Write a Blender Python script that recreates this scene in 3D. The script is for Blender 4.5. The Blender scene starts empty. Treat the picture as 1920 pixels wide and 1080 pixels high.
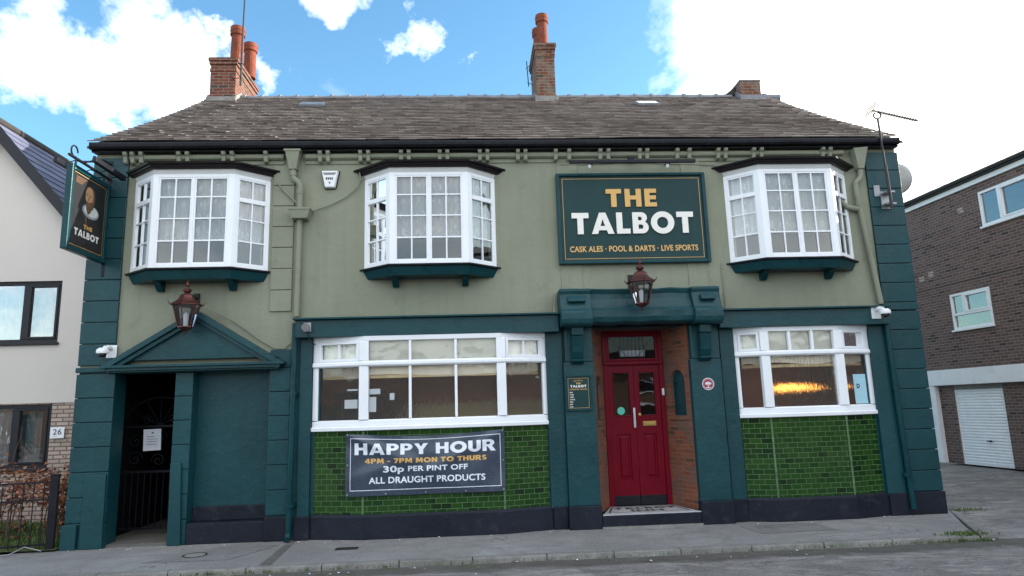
import bpy, bmesh, math, random
from mathutils import Vector, Matrix, noise as mnoise
random.seed(7)
R = math.radians
scene = bpy.context.scene
C = scene.collection

# ------------------------------------------------------------------ camera
cam_d = bpy.data.cameras.new("camera"); cam = bpy.data.objects.new("camera", cam_d); C.objects.link(cam)
def cam_axes(p, r, y):
    cp, sp, cy, sy, cr, sr = math.cos(p), math.sin(p), math.cos(y), math.sin(y), math.cos(r), math.sin(r)
    right = Vector((cy, -sy, 0)); f0 = Vector((sy, cy, 0)); u0 = Vector((0, 0, 1))
    fwd = cp*f0 + sp*u0; up = -sp*f0 + cp*u0
    return cr*right + sr*up, -sr*right + cr*up, fwd
_r, _u, _f = cam_axes(0.176821, -0.030609, 0.06228)
m = Matrix.Identity(4)
for i in range(3):
    m[i][0], m[i][1], m[i][2] = _r[i], _u[i], -_f[i]
m.translation = (0, -10.45, 1.79)
cam.matrix_world = m
cam_d.sensor_width = 36; cam_d.lens = 1262.86/1920*36
cam_d.clip_start = 0.05; cam_d.clip_end = 3000
scene.camera = cam
def ray(px, py):                       # direction in the world for a point of the sky
    return ((px-960)*_r - (py-540)*_u + 1262.86*_f).normalized()

# ------------------------------------------------------------------ sun, sky, exposure
SUN_AZ, SUN_EL = 80.0, 21.0            # degrees from +Y towards +X, above the horizon
sd = Vector((math.sin(R(SUN_AZ))*math.cos(R(SUN_EL)), math.cos(R(SUN_AZ))*math.cos(R(SUN_EL)), math.sin(R(SUN_EL))))
sun_d = bpy.data.lights.new("sun", 'SUN'); sun_d.energy = 4.5; sun_d.angle = R(0.5); sun_d.color = (1, .93, .82)
sun = bpy.data.objects.new("sun", sun_d); C.objects.link(sun)
sun.rotation_euler = (-sd).to_track_quat('-Z', 'Y').to_euler()
scene.view_settings.view_transform = 'Standard'; scene.view_settings.look = 'None'
scene.view_settings.exposure = 1.3; scene.view_settings.gamma = 1
scene.cycles.max_bounces = 8; scene.cycles.transparent_max_bounces = 16; scene.cycles.use_denoising = True

UP = Vector((0, 0, 1))
class NT:                               # tiny node-tree helper
    def __init__(s, tree): s.t = tree; s.n = tree.nodes; s.l = tree.links
    def add(s, typ, ins=None, **kw):
        nd = s.n.new(typ)
        for k, v in kw.items(): setattr(nd, k, v)
        for k, v in (ins or {}).items():
            sk = nd.inputs[k]
            if isinstance(v, bpy.types.NodeSocket): s.l.new(v, sk)
            else: sk.default_value = v
        return nd
    def math(s, op, a, b=0.0, c=0.0, clamp=False):
        nd = s.add('ShaderNodeMath', {0: a, 1: b, 2: c}, operation=op); nd.use_clamp = clamp
        return nd.outputs[0]
    def ramp(s, fac, stops, interp='LINEAR'):
        nd = s.add('ShaderNodeValToRGB', {0: fac}); cr = nd.color_ramp; cr.interpolation = interp
        while len(cr.elements) < len(stops): cr.elements.new(0.5)
        for e, (p, c) in zip(cr.elements, stops):
            e.position = p; e.color = (c, c, c, 1) if isinstance(c, (int, float)) else (*c, 1)
        return nd.outputs[0]
    def mix(s, fac, a, b, blend='MIX'):
        nd = s.add('ShaderNodeMix', data_type='RGBA', blend_type=blend)
        for sk, v in zip((nd.inputs[0], nd.inputs[6], nd.inputs[7]), (fac, a, b)):
            if isinstance(v, bpy.types.NodeSocket): s.l.new(v, sk)
            else: sk.default_value = v if isinstance(v, (int, float)) else (*v, 1) if len(v) == 3 else v
        return nd.outputs[2]
    def noise(s, vec, scale, detail=4, rough=.55, dist=0.0):
        return s.add('ShaderNodeTexNoise', {'Vector': vec, 'Scale': scale, 'Detail': detail, 'Roughness': rough, 'Distortion': dist}).outputs['Fac']

world = bpy.data.worlds.new("World"); scene.world = world; world.use_nodes = True
W = NT(world.node_tree); W.n.clear()
sky = W.add('ShaderNodeTexSky', sky_type='NISHITA'); sky.sun_disc = False
sky.sun_elevation = R(SUN_EL); sky.sun_rotation = R(SUN_AZ); sky.ozone_density = 2.0; sky.dust_density = .6
blue = W.mix(1.0, W.add('ShaderNodeHueSaturation', {'Saturation': 1.12, 'Value': 1.0, 'Color': sky.outputs[0]}).outputs[0], (1.12, 1.36, 1.28), 'MULTIPLY')
gv = W.add('ShaderNodeTexCoord').outputs['Generated']
sep = W.add('ShaderNodeSeparateXYZ', {0: gv})
den = W.math('ADD', W.math('MAXIMUM', sep.outputs[2], 0.0), 0.25)
pl = W.add('ShaderNodeCombineXYZ', {0: W.math('DIVIDE', sep.outputs[0], den), 1: W.math('DIVIDE', sep.outputs[1], den), 2: 0.0}).outputs[0]
nz = W.noise(pl, 3.1, 7, .56, .6)
nz2 = W.noise(pl, 1.1, 4, .5)
# cloud banks: direction, angular radius, weight
banks = [((40, 120), .085, .62), ((135, 105), .095, .68), ((235, 130), .095, .68), ((325, 175), .085, .68), ((180, 55), .05, .5), ((412, 92), .042, .5), ((225, 235), .045, .34), ((505, 160), .045, .42),
         ((775, 65), .05, .46), ((640, 5), .06, .48), ((880, 95), .02, .3), ((1330, 8), .10, .7), ((1780, 150), .44, 1.5), ((1560, 190), .24, .7), ((1920, 330), .38, 1.3)]
wv = W.add('ShaderNodeTexNoise', {'Vector': gv, 'Scale': 6.5, 'Detail': 7, 'Roughness': .62}).outputs['Color']
wv = W.add('ShaderNodeVectorMath', {0: wv, 1: (.5, .5, .5)}, operation='SUBTRACT').outputs[0]
wv = W.add('ShaderNodeVectorMath', {0: wv, 3: .26}, operation='SCALE').outputs[0]
gvd = W.add('ShaderNodeVectorMath', {0: gv, 1: wv}, operation='ADD').outputs[0]
tot = None
for (px, py), rad, wt in banks:
    d = ray(px, py)
    dist = W.add('ShaderNodeVectorMath', {0: gvd, 1: d}, operation='DISTANCE').outputs['Value']
    b = W.add('ShaderNodeMapRange', {'Value': dist, 'From Min': rad, 'From Max': 0.0, 'To Min': 0.0, 'To Max': wt}, interpolation_type='SMOOTHSTEP').outputs[0]
    tot = b if tot is None else W.math('MAXIMUM', tot, b)
back = W.add('ShaderNodeMapRange', {'Value': sep.outputs[1], 'From Min': .1, 'From Max': -.5, 'To Min': 0.0, 'To Max': 1.0}).outputs[0]   # unseen cloud added behind the viewer to light the front
back = W.math('MULTIPLY', back, W.add('ShaderNodeMapRange', {'Value': nz2, 'From Min': .32, 'From Max': .68, 'To Min': .12, 'To Max': .78}).outputs[0])
dens = W.math('ADD', tot, W.math('MULTIPLY', W.math('SUBTRACT', nz, .5), 1.1))
mask = W.ramp(dens, [(.14, 0), (.36, .28), (.74, 1)])
mask = W.math('MAXIMUM', mask, back)
CL = 15.0
shade = W.ramp(W.noise(pl, 2.2, 5, .6), [(.3, (.84*CL, .84*CL, .84*CL)), (.62, (1.06*CL, 1.0*CL, .91*CL))])
col = W.mix(mask, blue, shade)
bg = W.add('ShaderNodeBackground', {'Color': col, 'Strength': 0.11})
W.l.new(bg.outputs[0], W.add('ShaderNodeOutputWorld').inputs[0])

# ------------------------------------------------------------------ materials
def new_mat(name):
    mt = bpy.data.materials.new(name); mt.use_nodes = True
    k = NT(mt.node_tree); k.n.clear()
    out = k.add('ShaderNodeOutputMaterial')
    bs = k.add('ShaderNodeBsdfPrincipled'); k.l.new(bs.outputs[0], out.inputs[0])
    return mt, k, bs, out
def setin(k, bs, **kw):
    names = {'col': 'Base Color', 'rough': 'Roughness', 'metal': 'Metallic', 'coat': 'Coat Weight', 'spec': 'Specular IOR Level', 'normal': 'Normal', 'alpha': 'Alpha'}
    for a, v in kw.items():
        sk = bs.inputs[names[a]]
        if isinstance(v, bpy.types.NodeSocket): k.l.new(v, sk)
        elif isinstance(v, (tuple, list)): sk.default_value = (*v, 1)
        else: sk.default_value = v
def sc(c, f): return tuple(x*f for x in c)
def paint(name, col, rough=.5, var=.12, big=1.2, fine=35, bump=.15, stain=None, stain_amt=.0, spec=.18, metal=0.0, coat=0.0, streak=.0):
    mt, k, bs, out = new_mat(name)
    oc = k.add('ShaderNodeTexCoord').outputs['Object']
    n1 = k.noise(oc, big, 5, .6); n2 = k.noise(oc, fine, 4, .6)
    c = k.mix(k.ramp(n1, [(.3, 0), (.7, 1)]), sc(col, 1-var), sc(col, 1+var))
    c = k.mix(k.math('MULTIPLY', k.ramp(n2, [(.4, 0), (.75, 1)]), var*.9), c, sc(col, .55))
    if stain:
        n3 = k.noise(oc, big*2.7, 7, .65, .6)
        c = k.mix(k.math('MULTIPLY', k.ramp(n3, [(.56, 0), (.72, 1)]), stain_amt), c, stain)
    if streak:
        mp = k.add('ShaderNodeMapping', {'Vector': oc, 'Scale': (7, 7, .35)}).outputs[0]
        c = k.mix(k.math('MULTIPLY', k.ramp(k.noise(mp, 1.0, 5, .6), [(.5, 0), (.72, 1)]), streak), c, sc(col, .6))
    b = k.add('ShaderNodeBump', {'Strength': bump, 'Distance': .012, 'Height': k.math('ADD', k.math('MULTIPLY', n2, .5), k.noise(oc, 9, 3))})
    rr = k.math('MULTIPLY_ADD', n1, .25, rough-.12)
    setin(k, bs, col=c, rough=rr, spec=spec, metal=metal, coat=coat, normal=b.outputs[0])
    return mt
def plain(name, col, rough=.5, metal=0.0, emit=0.0, spec=.5):
    mt, k, bs, out = new_mat(name)
    oc = k.add('ShaderNodeTexCoord').outputs['Object']
    n1 = k.noise(oc, 14, 4, .6)
    setin(k, bs, col=k.mix(n1, sc(col, .9), sc(col, 1.1)), rough=k.math('MULTIPLY_ADD', n1, .16, rough-.08), metal=metal, spec=spec)
    if emit:
        bs.inputs['Emission Color'].default_value = (*col, 1); bs.inputs['Emission Strength'].default_value = emit
    return mt
def brick(name, c1, c2, mortar, w=.225, h=.075, gap=.01, rough=.85, bump=.6, patch=None, patch_amt=0, off=(0, 0), coat=0.0, wob=.003, darks=None, ax=(1, 1), spec=.4):
    mt, k, bs, out = new_mat(name)
    oc = k.add('ShaderNodeTexCoord').outputs['Object']
    sp = k.add('ShaderNodeSeparateXYZ', {0: oc})
    wn = k.math('MULTIPLY', k.math('SUBTRACT', k.noise(oc, 6, 3), .5), wob*2)
    u = k.math('ADD', k.math('ADD', k.math('MULTIPLY', sp.outputs[0], ax[0]), k.math('MULTIPLY', sp.outputs[1], ax[1])), k.math('ADD', wn, off[0]))
    v = k.math('ADD', sp.outputs[2], k.math('ADD', wn, off[1]))
    vec = k.add('ShaderNodeCombineXYZ', {0: u, 1: v, 2: 0.0}).outputs[0]
    bt = k.add('ShaderNodeTexBrick', {'Vector': vec, 'Color1': (0, 0, 0, 1), 'Color2': (1, 1, 1, 1), 'Mortar': (0, 0, 0, 1), 'Scale': 1.0, 'Mortar Size': gap, 'Mortar Smooth': .15, 'Bias': 0.0, 'Brick Width': w, 'Row Height': h})
    r = k.math('ADD', bt.outputs['Color'], k.math('MULTIPLY', k.math('SUBTRACT', k.noise(oc, 3.2, 4), .5), .5))
    c = k.mix(k.math('MAXIMUM', k.math('MINIMUM', r, 1.0), 0.0), c1, c2)
    if darks: c = k.mix(k.ramp(bt.outputs['Color'], [(.86, 0), (.92, 1)]), c, darks)
    c = k.mix(k.math('MULTIPLY', k.noise(oc, 60, 4, .7), .45), c, sc(c1, .45))
    mo = k.mix(k.noise(oc, 8, 4), sc(mortar, .7), sc(mortar, 1.2))
    c = k.mix(bt.outputs['Fac'], c, mo)
    if patch:
        c = k.mix(k.math('MULTIPLY', k.ramp(k.noise(oc, 2.3, 6, .62, .8), [(.47, 0), (.56, 1)]), patch_amt), c, patch)
    hgt = k.math('ADD', k.math('MULTIPLY', bt.outputs['Fac'], -1.0), k.math('MULTIPLY', k.noise(oc, 45, 4), .35))
    b = k.add('ShaderNodeBump', {'Strength': bump, 'Distance': .008, 'Height': hgt})
    setin(k, bs, col=c, rough=k.math('MULTIPLY_ADD', bt.outputs['Fac'], .3, rough), coat=coat, spec=spec, normal=b.outputs[0])
    return mt
def ground_mat(name, col, scale=1.0, patch=None, pa=.5, crack=0.0, rough=.85, grit=.35, silt=False):
    mt, k, bs, out = new_mat(name)
    oc = k.add('ShaderNodeTexCoord').outputs['Object']
    big = k.noise(oc, .55*scale, 6, .62, .5); mid = k.noise(oc, 3.5*scale, 5, .65, .3); fine = k.noise(oc, 42, 4, .75)
    st = k.noise(k.add('ShaderNodeMapping', {'Vector': oc, 'Scale': (.5, 2.2, 1)}).outputs[0], 1.6*scale, 6, .65, .8)
    c = k.mix(k.ramp(big, [(.32, 0), (.68, 1)]), sc(col, .72), sc(col, 1.25))
    c = k.mix(k.math('MULTIPLY', k.ramp(mid, [(.42, 0), (.72, 1)]), .55), c, sc(col, .55))
    if patch: c = k.mix(k.math('MULTIPLY', k.ramp(st, [(.52, 0), (.62, 1)]), pa), c, patch)
    if crack > .85:
        c = k.mix(k.math('MULTIPLY', k.ramp(k.noise(k.add('ShaderNodeMapping', {'Vector': oc, 'Scale': (.8, 1.6, 1), 'Location': (3, 7, 0)}).outputs[0], 1.9, 8, .68, 1.2), [(.50, 0), (.56, 1)]), .75), c, sc(col, .5))
    c = k.mix(k.math('MULTIPLY', k.ramp(fine, [(.45, 0), (.75, 1)]), grit), c, sc(col, 1.9))
    c = k.mix(k.math('MULTIPLY', k.ramp(k.noise(oc, 30, 4, .75), [(.5, 0), (.72, 1)]), grit), c, sc(col, .35))
    h = k.math('ADD', k.math('MULTIPLY', fine, .4), k.math('MULTIPLY', st, 1.0))
    if crack:
        vo = k.add('ShaderNodeTexVoronoi', {'Vector': k.add('ShaderNodeVectorMath', {0: oc, 1: k.add('ShaderNodeTexNoise', {'Vector': oc, 'Scale': 2.0}).outputs['Color']}, operation='ADD').outputs[0], 'Scale': .75}, feature='DISTANCE_TO_EDGE')
        ck = k.math('MULTIPLY', k.ramp(vo.outputs['Distance'], [(.0, 1), (.012, 0)]), k.ramp(big, [(.45, 0), (.6, crack)]))
        c = k.mix(ck, c, sc(col, .3)); h = k.math('SUBTRACT', h, ck)
    if silt:                             # silt and moss washed along the foot of the kerb
        yy = k.add('ShaderNodeSeparateXYZ', {0: oc}).outputs[1]
        e = k.math('ADD', yy, k.math('MULTIPLY', k.math('SUBTRACT', k.noise(oc, 1.4, 8, .66, .8), .5), .9))
        sm = k.add('ShaderNodeMapRange', {'Value': e, 'From Min': -2.28, 'From Max': -2.10}).outputs[0]
        sm = k.math('MULTIPLY', sm, k.add('ShaderNodeMapRange', {'Value': yy, 'From Min': -1.70, 'From Max': -1.79}).outputs[0])
        c = k.mix(k.math('MULTIPLY', sm, .9), c, k.mix(k.noise(oc, 5, 6, .7), (.045, .040, .034), (.12, .11, .098)))
        c = k.mix(k.math('MULTIPLY', sm, k.ramp(k.noise(oc, 3.1, 5, .6), [(.56, 0), (.66, .6)])), c, (.06, .075, .025))
    b = k.add('ShaderNodeBump', {'Strength': .5, 'Distance': .012, 'Height': h})
    setin(k, bs, col=c, rough=k.math('MULTIPLY_ADD', mid, .25, rough-.15), normal=b.outputs[0], spec=.35)
    return mt
def glass_mat(name, tint=(.96, .98, .98), refl=1.0, reed=0.0, wob=.02, ior=1.5, rough=.01, base=0.0):
    mt, k, bs, out = new_mat(name); k.n.remove(bs)
    oc = k.add('ShaderNodeTexCoord').outputs['Object']
    h = k.noise(oc, 2.5, 2)
    nb = k.add('ShaderNodeBump', {'Strength': 1.0, 'Distance': wob, 'Height': h}).outputs[0]
    fr = k.math('MULTIPLY_ADD', k.add('ShaderNodeFresnel', {'IOR': ior, 'Normal': nb}).outputs[0], refl, base, clamp=True)
    gl = k.add('ShaderNodeBsdfGlossy', {'Color': (1, 1, 1, 1), 'Roughness': rough, 'Normal': nb})
    if reed:
        mp = k.add('ShaderNodeMapping', {'Vector': oc, 'Scale': (1, 1, .12)}).outputs[0]
        rn = k.add('ShaderNodeBump', {'Strength': 1.0, 'Distance': reed, 'Height': k.noise(mp, 60, 3, .6)}).outputs[0]
        tr = k.add('ShaderNodeBsdfRefraction', {'Color': (*tint, 1), 'Roughness': .23, 'IOR': 1.45, 'Normal': rn})
    else:
        tr = k.add('ShaderNodeBsdfTransparent', {'Color': (*tint, 1)})
    if reed:
        ve = k.add('ShaderNodeBsdfDiffuse', {'Color': (.42, .40, .37, 1)}); vm = k.add('ShaderNodeMixShader', {0: .09}); k.l.new(tr.outputs[0], vm.inputs[1]); k.l.new(ve.outputs[0], vm.inputs[2]); tr = vm
    mx = k.add('ShaderNodeMixShader', {0: fr}); k.l.new(tr.outputs[0], mx.inputs[1]); k.l.new(gl.outputs[0], mx.inputs[2])
    k.l.new(mx.outputs[0], out.inputs[0])
    return mt
def lace_mat():
    mt, k, bs, out = new_mat('lace_net')
    oc = k.add('ShaderNodeTexCoord').outputs['Object']; ob = oc
    wl = k.add('ShaderNodeMapping', {'Vector': k.add('ShaderNodeNewGeometry').outputs['Position'], 'Scale': (1.13, 1, 1)}).outputs[0]
    mp = k.add('ShaderNodeMapping', {'Vector': wl, 'Scale': (7.5, 7.5, 4.2)}).outputs[0]; oc = wl
    vo = k.add('ShaderNodeTexVoronoi', {'Vector': mp, 'Scale': 1.0, 'Randomness': .35})
    sp = k.ramp(vo.outputs['Distance'], [(.0, 1), (.22, .9), (.3, 0)])
    sprig = k.math('MULTIPLY', sp, k.ramp(k.noise(oc, 45, 3, .7), [(.42, 0), (.55, 1)]))
    band = k.math('MULTIPLY', k.ramp(k.noise(oc, 28, 3), [(.45, .1), (.6, .9)]), k.ramp(k.add('ShaderNodeMapRange', {'Value': k.add('ShaderNodeSeparateXYZ', {0: ob}).outputs[2], 'From Min': .62, 'From Max': .42}).outputs[0], [(0, 0), (1, 1)]))
    al = k.math('ADD', k.math('ADD', .70, k.math('MULTIPLY', sprig, .4)), k.math('MULTIPLY', band, .45), clamp=True)
    df = k.add('ShaderNodeBsdfDiffuse', {'Color': (.95, .95, .96, 1)}); tl = k.add('ShaderNodeBsdfTranslucent', {'Color': (.9, .9, .92, 1)})
    a = k.add('ShaderNodeMixShader', {0: .35}); k.l.new(df.outputs[0], a.inputs[1]); k.l.new(tl.outputs[0], a.inputs[2])
    t = k.add('ShaderNodeBsdfTransparent'); mx = k.add('ShaderNodeMixShader', {0: al}); k.l.new(t.outputs[0], mx.inputs[1]); k.l.new(a.outputs[0], mx.inputs[2])
    k.n.remove(bs); k.l.new(mx.outputs[0], out.inputs[0])
    return mt
def slate_mat(name, cols, moss):
    mt, k, bs, out = new_mat(name)
    oc = k.add('ShaderNodeTexCoord').outputs['Object']
    at = k.add('ShaderNodeAttribute', attribute_name='tone').outputs['Fac']
    c = k.ramp(at, [(i/(len(cols)-1), x) for i, x in enumerate(cols)])
    c = k.mix(k.math('MULTIPLY', k.ramp(k.noise(oc, .8, 5, .6, .4), [(.45, 0), (.68, 1)]), .55), c, moss)
    c = k.mix(k.math('MULTIPLY', k.noise(oc, 26, 5, .7), .3), c, sc(cols[0], .6))
    c = k.mix(k.ramp(k.noise(oc, 11, 2, .5), [(.74, 0), (.79, .35)]), c, (.27, .26, .22))
    b = k.add('ShaderNodeBump', {'Strength': .4, 'Distance': .01, 'Height': k.noise(oc, 30, 4)})
    setin(k, bs, col=c, rough=.7, normal=b.outputs[0], spec=.35)
    return mt

GREEN = (.0056, .046, .057)
M = dict(
    green=paint('dark_green_paint', GREEN, .42, .20, 1.3, 26, .6, (.014, .060, .066), .3, .3, streak=.3),
    wood_green=paint('dark_green_gloss', sc(GREEN, .9), .3, .2, 3, 40, .2, (.05, .09, .1), .25),
    olive=paint('olive_render_paint', (.226, .236, .182), .75, .10, .7, 38, .7, (.15, .155, .115), .45, streak=.22),
    black=paint('black_paint', (.012, .013, .018), .4, .3, 3, 30, .25, (.05, .05, .055), .3),
    plinth=paint('navy_black_plinth_paint', (.011, .014, .024), .5, .3, 1.8, 22, .5, (.06, .065, .07), .35),
    cornice=paint('brown_black_paint', (.014, .011, .014), .3, .3, 4, 30, .2),
    white=paint('white_gloss_paint', (.78, .80, .85), .32, .035, 2, 50, .06, (.55, .54, .52), .2),
    frieze=paint('off_white_paint', (.55, .55, .56), .5, .05, 2, 50, .06),
    red=paint('dark_red_door_paint', (.150, .003, .014), .35, .12, 2.2, 30, .06, spec=.12),
    brickr=brick('red_brick_glazed', (.20, .058, .030), (.30, .105, .055), (.20, .13, .10), gap=.006, h=.068, rough=.6, patch=(.12, .085, .07), patch_amt=.7, darks=(.10, .05, .035), ax=(0, 1.05)),
    chimney=brick('chimney_brick', (.135, .034, .019), (.22, .068, .036), (.20, .165, .135), rough=.9, bump=1, darks=(.06, .04, .035)),
    chimney_patch=brick('patched_chimney_brick', (.125, .033, .019), (.20, .062, .034), (.19, .16, .13), rough=.9, bump=1, patch=(.20, .175, .14), patch_amt=.5, darks=(.07, .05, .04)),
    terracotta=paint('terracotta', (.185, .050, .030), .8, .25, 4, 30, .2, (.30, .19, .14), .5),
    flats=brick('dark_brown_brick', (.098, .054, .049), (.190, .112, .100), (.20, .165, .15), gap=.011, rough=.8, darks=(.045, .03, .032)),
    buff=brick('pale_buff_brick', (.40, .30, .25), (.52, .41, .35), (.16, .13, .12), gap=.012),
    tile=brick('green_glazed_tile', (.006, .038, .006), (.021, .078, .011), (.115, .175, .085), w=.153, h=.0764, gap=.0030, rough=.10, bump=.4, coat=.05, spec=.36, off=(.03, .0), wob=.0015, patch=(.02, .06, .012), patch_amt=.25, darks=(.005, .022, .006), ax=(1, 0)),
    bead=paint('pale_green_bead', (.10, .17, .09), .35, .3, 6, 30, .2, (.4, .42, .38), .4),
    houserender=paint('pale_grey_render', (.57, .525, .50), .85, .03, .6, 60, .25),
    grey_frame=paint('dark_grey_frame', (.022, .022, .028), .4, .1, 4, 40, .05),
    upvc=paint('white_plastic', (.75, .76, .79), .35, .03, 3, 50, .03),
    bandw=paint('white_concrete_band', (.76, .76, .79), .7, .06, 1.5, 40, .15, (.4, .4, .38), .3),
    darkroof=paint('dark_roof', (.05, .045, .042), .8, .2, 3, 20, .4),
    slates=slate_mat('brown_roof_slates', [(.150, .118, .106), (.195, .158, .144), (.225, .187, .172), (.265, .224, .208)], (.175, .158, .128)),
    bluslates=slate_mat('blue_slates', [(.10, .105, .16), (.13, .135, .20), (.16, .165, .24)], (.14, .14, .20)),
    lead=paint('lead_flashing', (.20, .21, .24), .6, .2, 6, 40, .3, (.45, .46, .48), .4),
    stone=paint('cement_fillet', (.22, .215, .205), .9, .2, 6, 40, .4, (.55, .54, .52), .4),
    passage=paint('passage_shade_black', (.006, .006, .007), .9, .2, 1, 20, .1), interior=paint('room_plaster', (.16, .115, .085), .8, .3, 1, 20, .1),  # passage walls near black: the deep passage's shade put into the colour
    warmred=paint('red_brown_panelling', (.46, .15, .075), .6, .6, 1.3, 20, .1, (.14, .10, .085), .85), warmwall=paint('brown_panelling', (.20, .080, .050), .6, .6, 1.6, 20, .1, (.06, .045, .04), .8),
    cream=paint('cream_fabric', (.80, .76, .68), .9, .04, 3, 60, .1),
    tan=paint('tan_seat_cloth', (.68, .54, .33), .9, .25, 5, 40, .2),
    glass=glass_mat('window_glass', refl=1.1, wob=.012),
    oldglass=glass_mat('old_bay_glass', refl=1.05, wob=.0012, base=.065),
    reeded=glass_mat('reeded_glass', tint=(.9, .87, .82), refl=.8, reed=.012, wob=.01),
    houseglass=glass_mat('house_glass', tint=(.8, .84, .88), refl=4.0, wob=.004),
    leadglass=glass_mat('leaded_glass', tint=(.62, .63, .64), refl=.5, wob=.001), lanternglass=glass_mat('lantern_glass', tint=(.85, .87, .9), refl=1.4, wob=.01),
    lace=lace_mat(),
    copper=paint('aged_copper', (.105, .040, .036), .38, .3, 8, 40, .1, metal=.6),
    steel=paint('brushed_steel', (.5, .5, .52), .35, .1, 8, 60, .05, metal=.9),
    aerialm=paint('aerial_silhouette_metal', (.05, .05, .055), .7, .2, 8, 60, .05), galv=paint('galvanised_metal', (.32, .33, .35), .45, .2, 8, 60, .05, metal=.6),  # aerial metal coloured dark for its backlit silhouette against the sky
    brass=paint('brass', (.42, .28, .10), .35, .15, 8, 60, .05, metal=.9),
    sign=paint('sign_green', (.012, .042, .046), .45, .12, 1.5, 50, .08, (.03, .07, .072), .3),
    signdark=plain('sign_black', (.009, .010, .011), .4),
    gold=plain('gold_lettering', (.62, .36, .11), .5),
    cream_l=plain('cream_lettering', (.74, .71, .68), .5),
    palewhite=plain('white_vinyl', (.72, .75, .85), .45),
    vinyl=paint('navy_vinyl', (.036, .050, .080), .27, .12, 3, 50, .05, spec=.6),
    paper=plain('white_paper', (.76, .78, .84), .7),
    bluepaper=plain('pale_blue_poster', (.36, .60, .72), .6),
    mint=plain('mint_sticker', (.10, .55, .42), .5),
    plaque=plain('crimson_enamel', (.28, .012, .03), .35),
    skin=plain('painted_skin', (.46, .25, .13), .5), skin2=plain('painted_shadow_skin', (.22, .10, .05), .5), hair2=plain('painted_beard', (.13, .065, .03), .5), hair=plain('painted_hair', (.045, .022, .014), .5),
    ruff=plain('painted_ruff', (.55, .56, .55), .5), ruff2=plain('painted_ruff_shade', (.28, .29, .30), .5), coat=plain('painted_coat', (.016, .013, .013), .5),
    darklens=plain('dark_lens', (.01, .01, .012), .15),
    bulb=plain('lamp_bulb', (.8, .8, .82), .3),
    glow=plain('lit_amber_shade', (1.0, .42, .08), .5, emit=2.4),
    pavement=ground_mat('pavement_asphalt', (.225, .22, .218), 1.0, (.15, .148, .145), .6, .8, grit=.6),
    road=ground_mat('worn_road_asphalt', (.20, .184, .174), 1.3, (.34, .318, .302), .8, .9, grit=.6, silt=True),
    earth=ground_mat('bare_ground', (.06, .055, .05)),
    kerb=ground_mat('kerb_stone', (.19, .185, .175), 2, (.29, .28, .27), .5),
    gutterdirt=ground_mat('gutter_silt', (.11, .102, .094), 2, (.19, .18, .16), .7, grit=.6),
    patch=ground_mat('dark_asphalt_patch', (.185, .182, .182), 2),
    iron=paint('cast_iron', (.03, .028, .026), .6, .3, 8, 50, .4),
    grassA=plain('grass_blade', (.045, .10, .018), .7), grassB=plain('dry_grass_blade', (.10, .13, .035), .7), moss=plain('moss', (.07, .095, .02), .9),
    leafA=plain('russet_leaf', (.20, .055, .025), .7), leafB=plain('copper_leaf', (.30, .115, .05), .7), leafC=plain('pale_dead_leaf', (.42, .22, .12), .7), leafD=plain('dark_dead_leaf', (.085, .025, .015), .7),
    twig=plain('twig', (.10, .055, .035), .8),
    mat_tile=paint('white_mosaic', (.40, .41, .43), .5, .15, 5, 60, .15, (.2, .2, .2), .4),
    mat_black=plain('black_mosaic', (.02, .02, .022), .5),
    tblack=plain('black_lettering', (.02, .022, .04), .5),
    shutter=paint('white_shutter_paint', (.82, .82, .86), .4, .05, 2, 50, .05, (.45, .42, .40), .2),
    satdish=paint('grey_dish', (.42, .42, .44), .45, .1, 5, 40, .05),
    brickfar=brick('terrace_brick', (.13, .05, .03), (.2, .085, .05), (.18, .16, .14)),
    flag=paint('passage_concrete', (.13, .125, .115), .9, .2, 2.5, 30, .4, (.07, .07, .065), .4),
)

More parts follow.
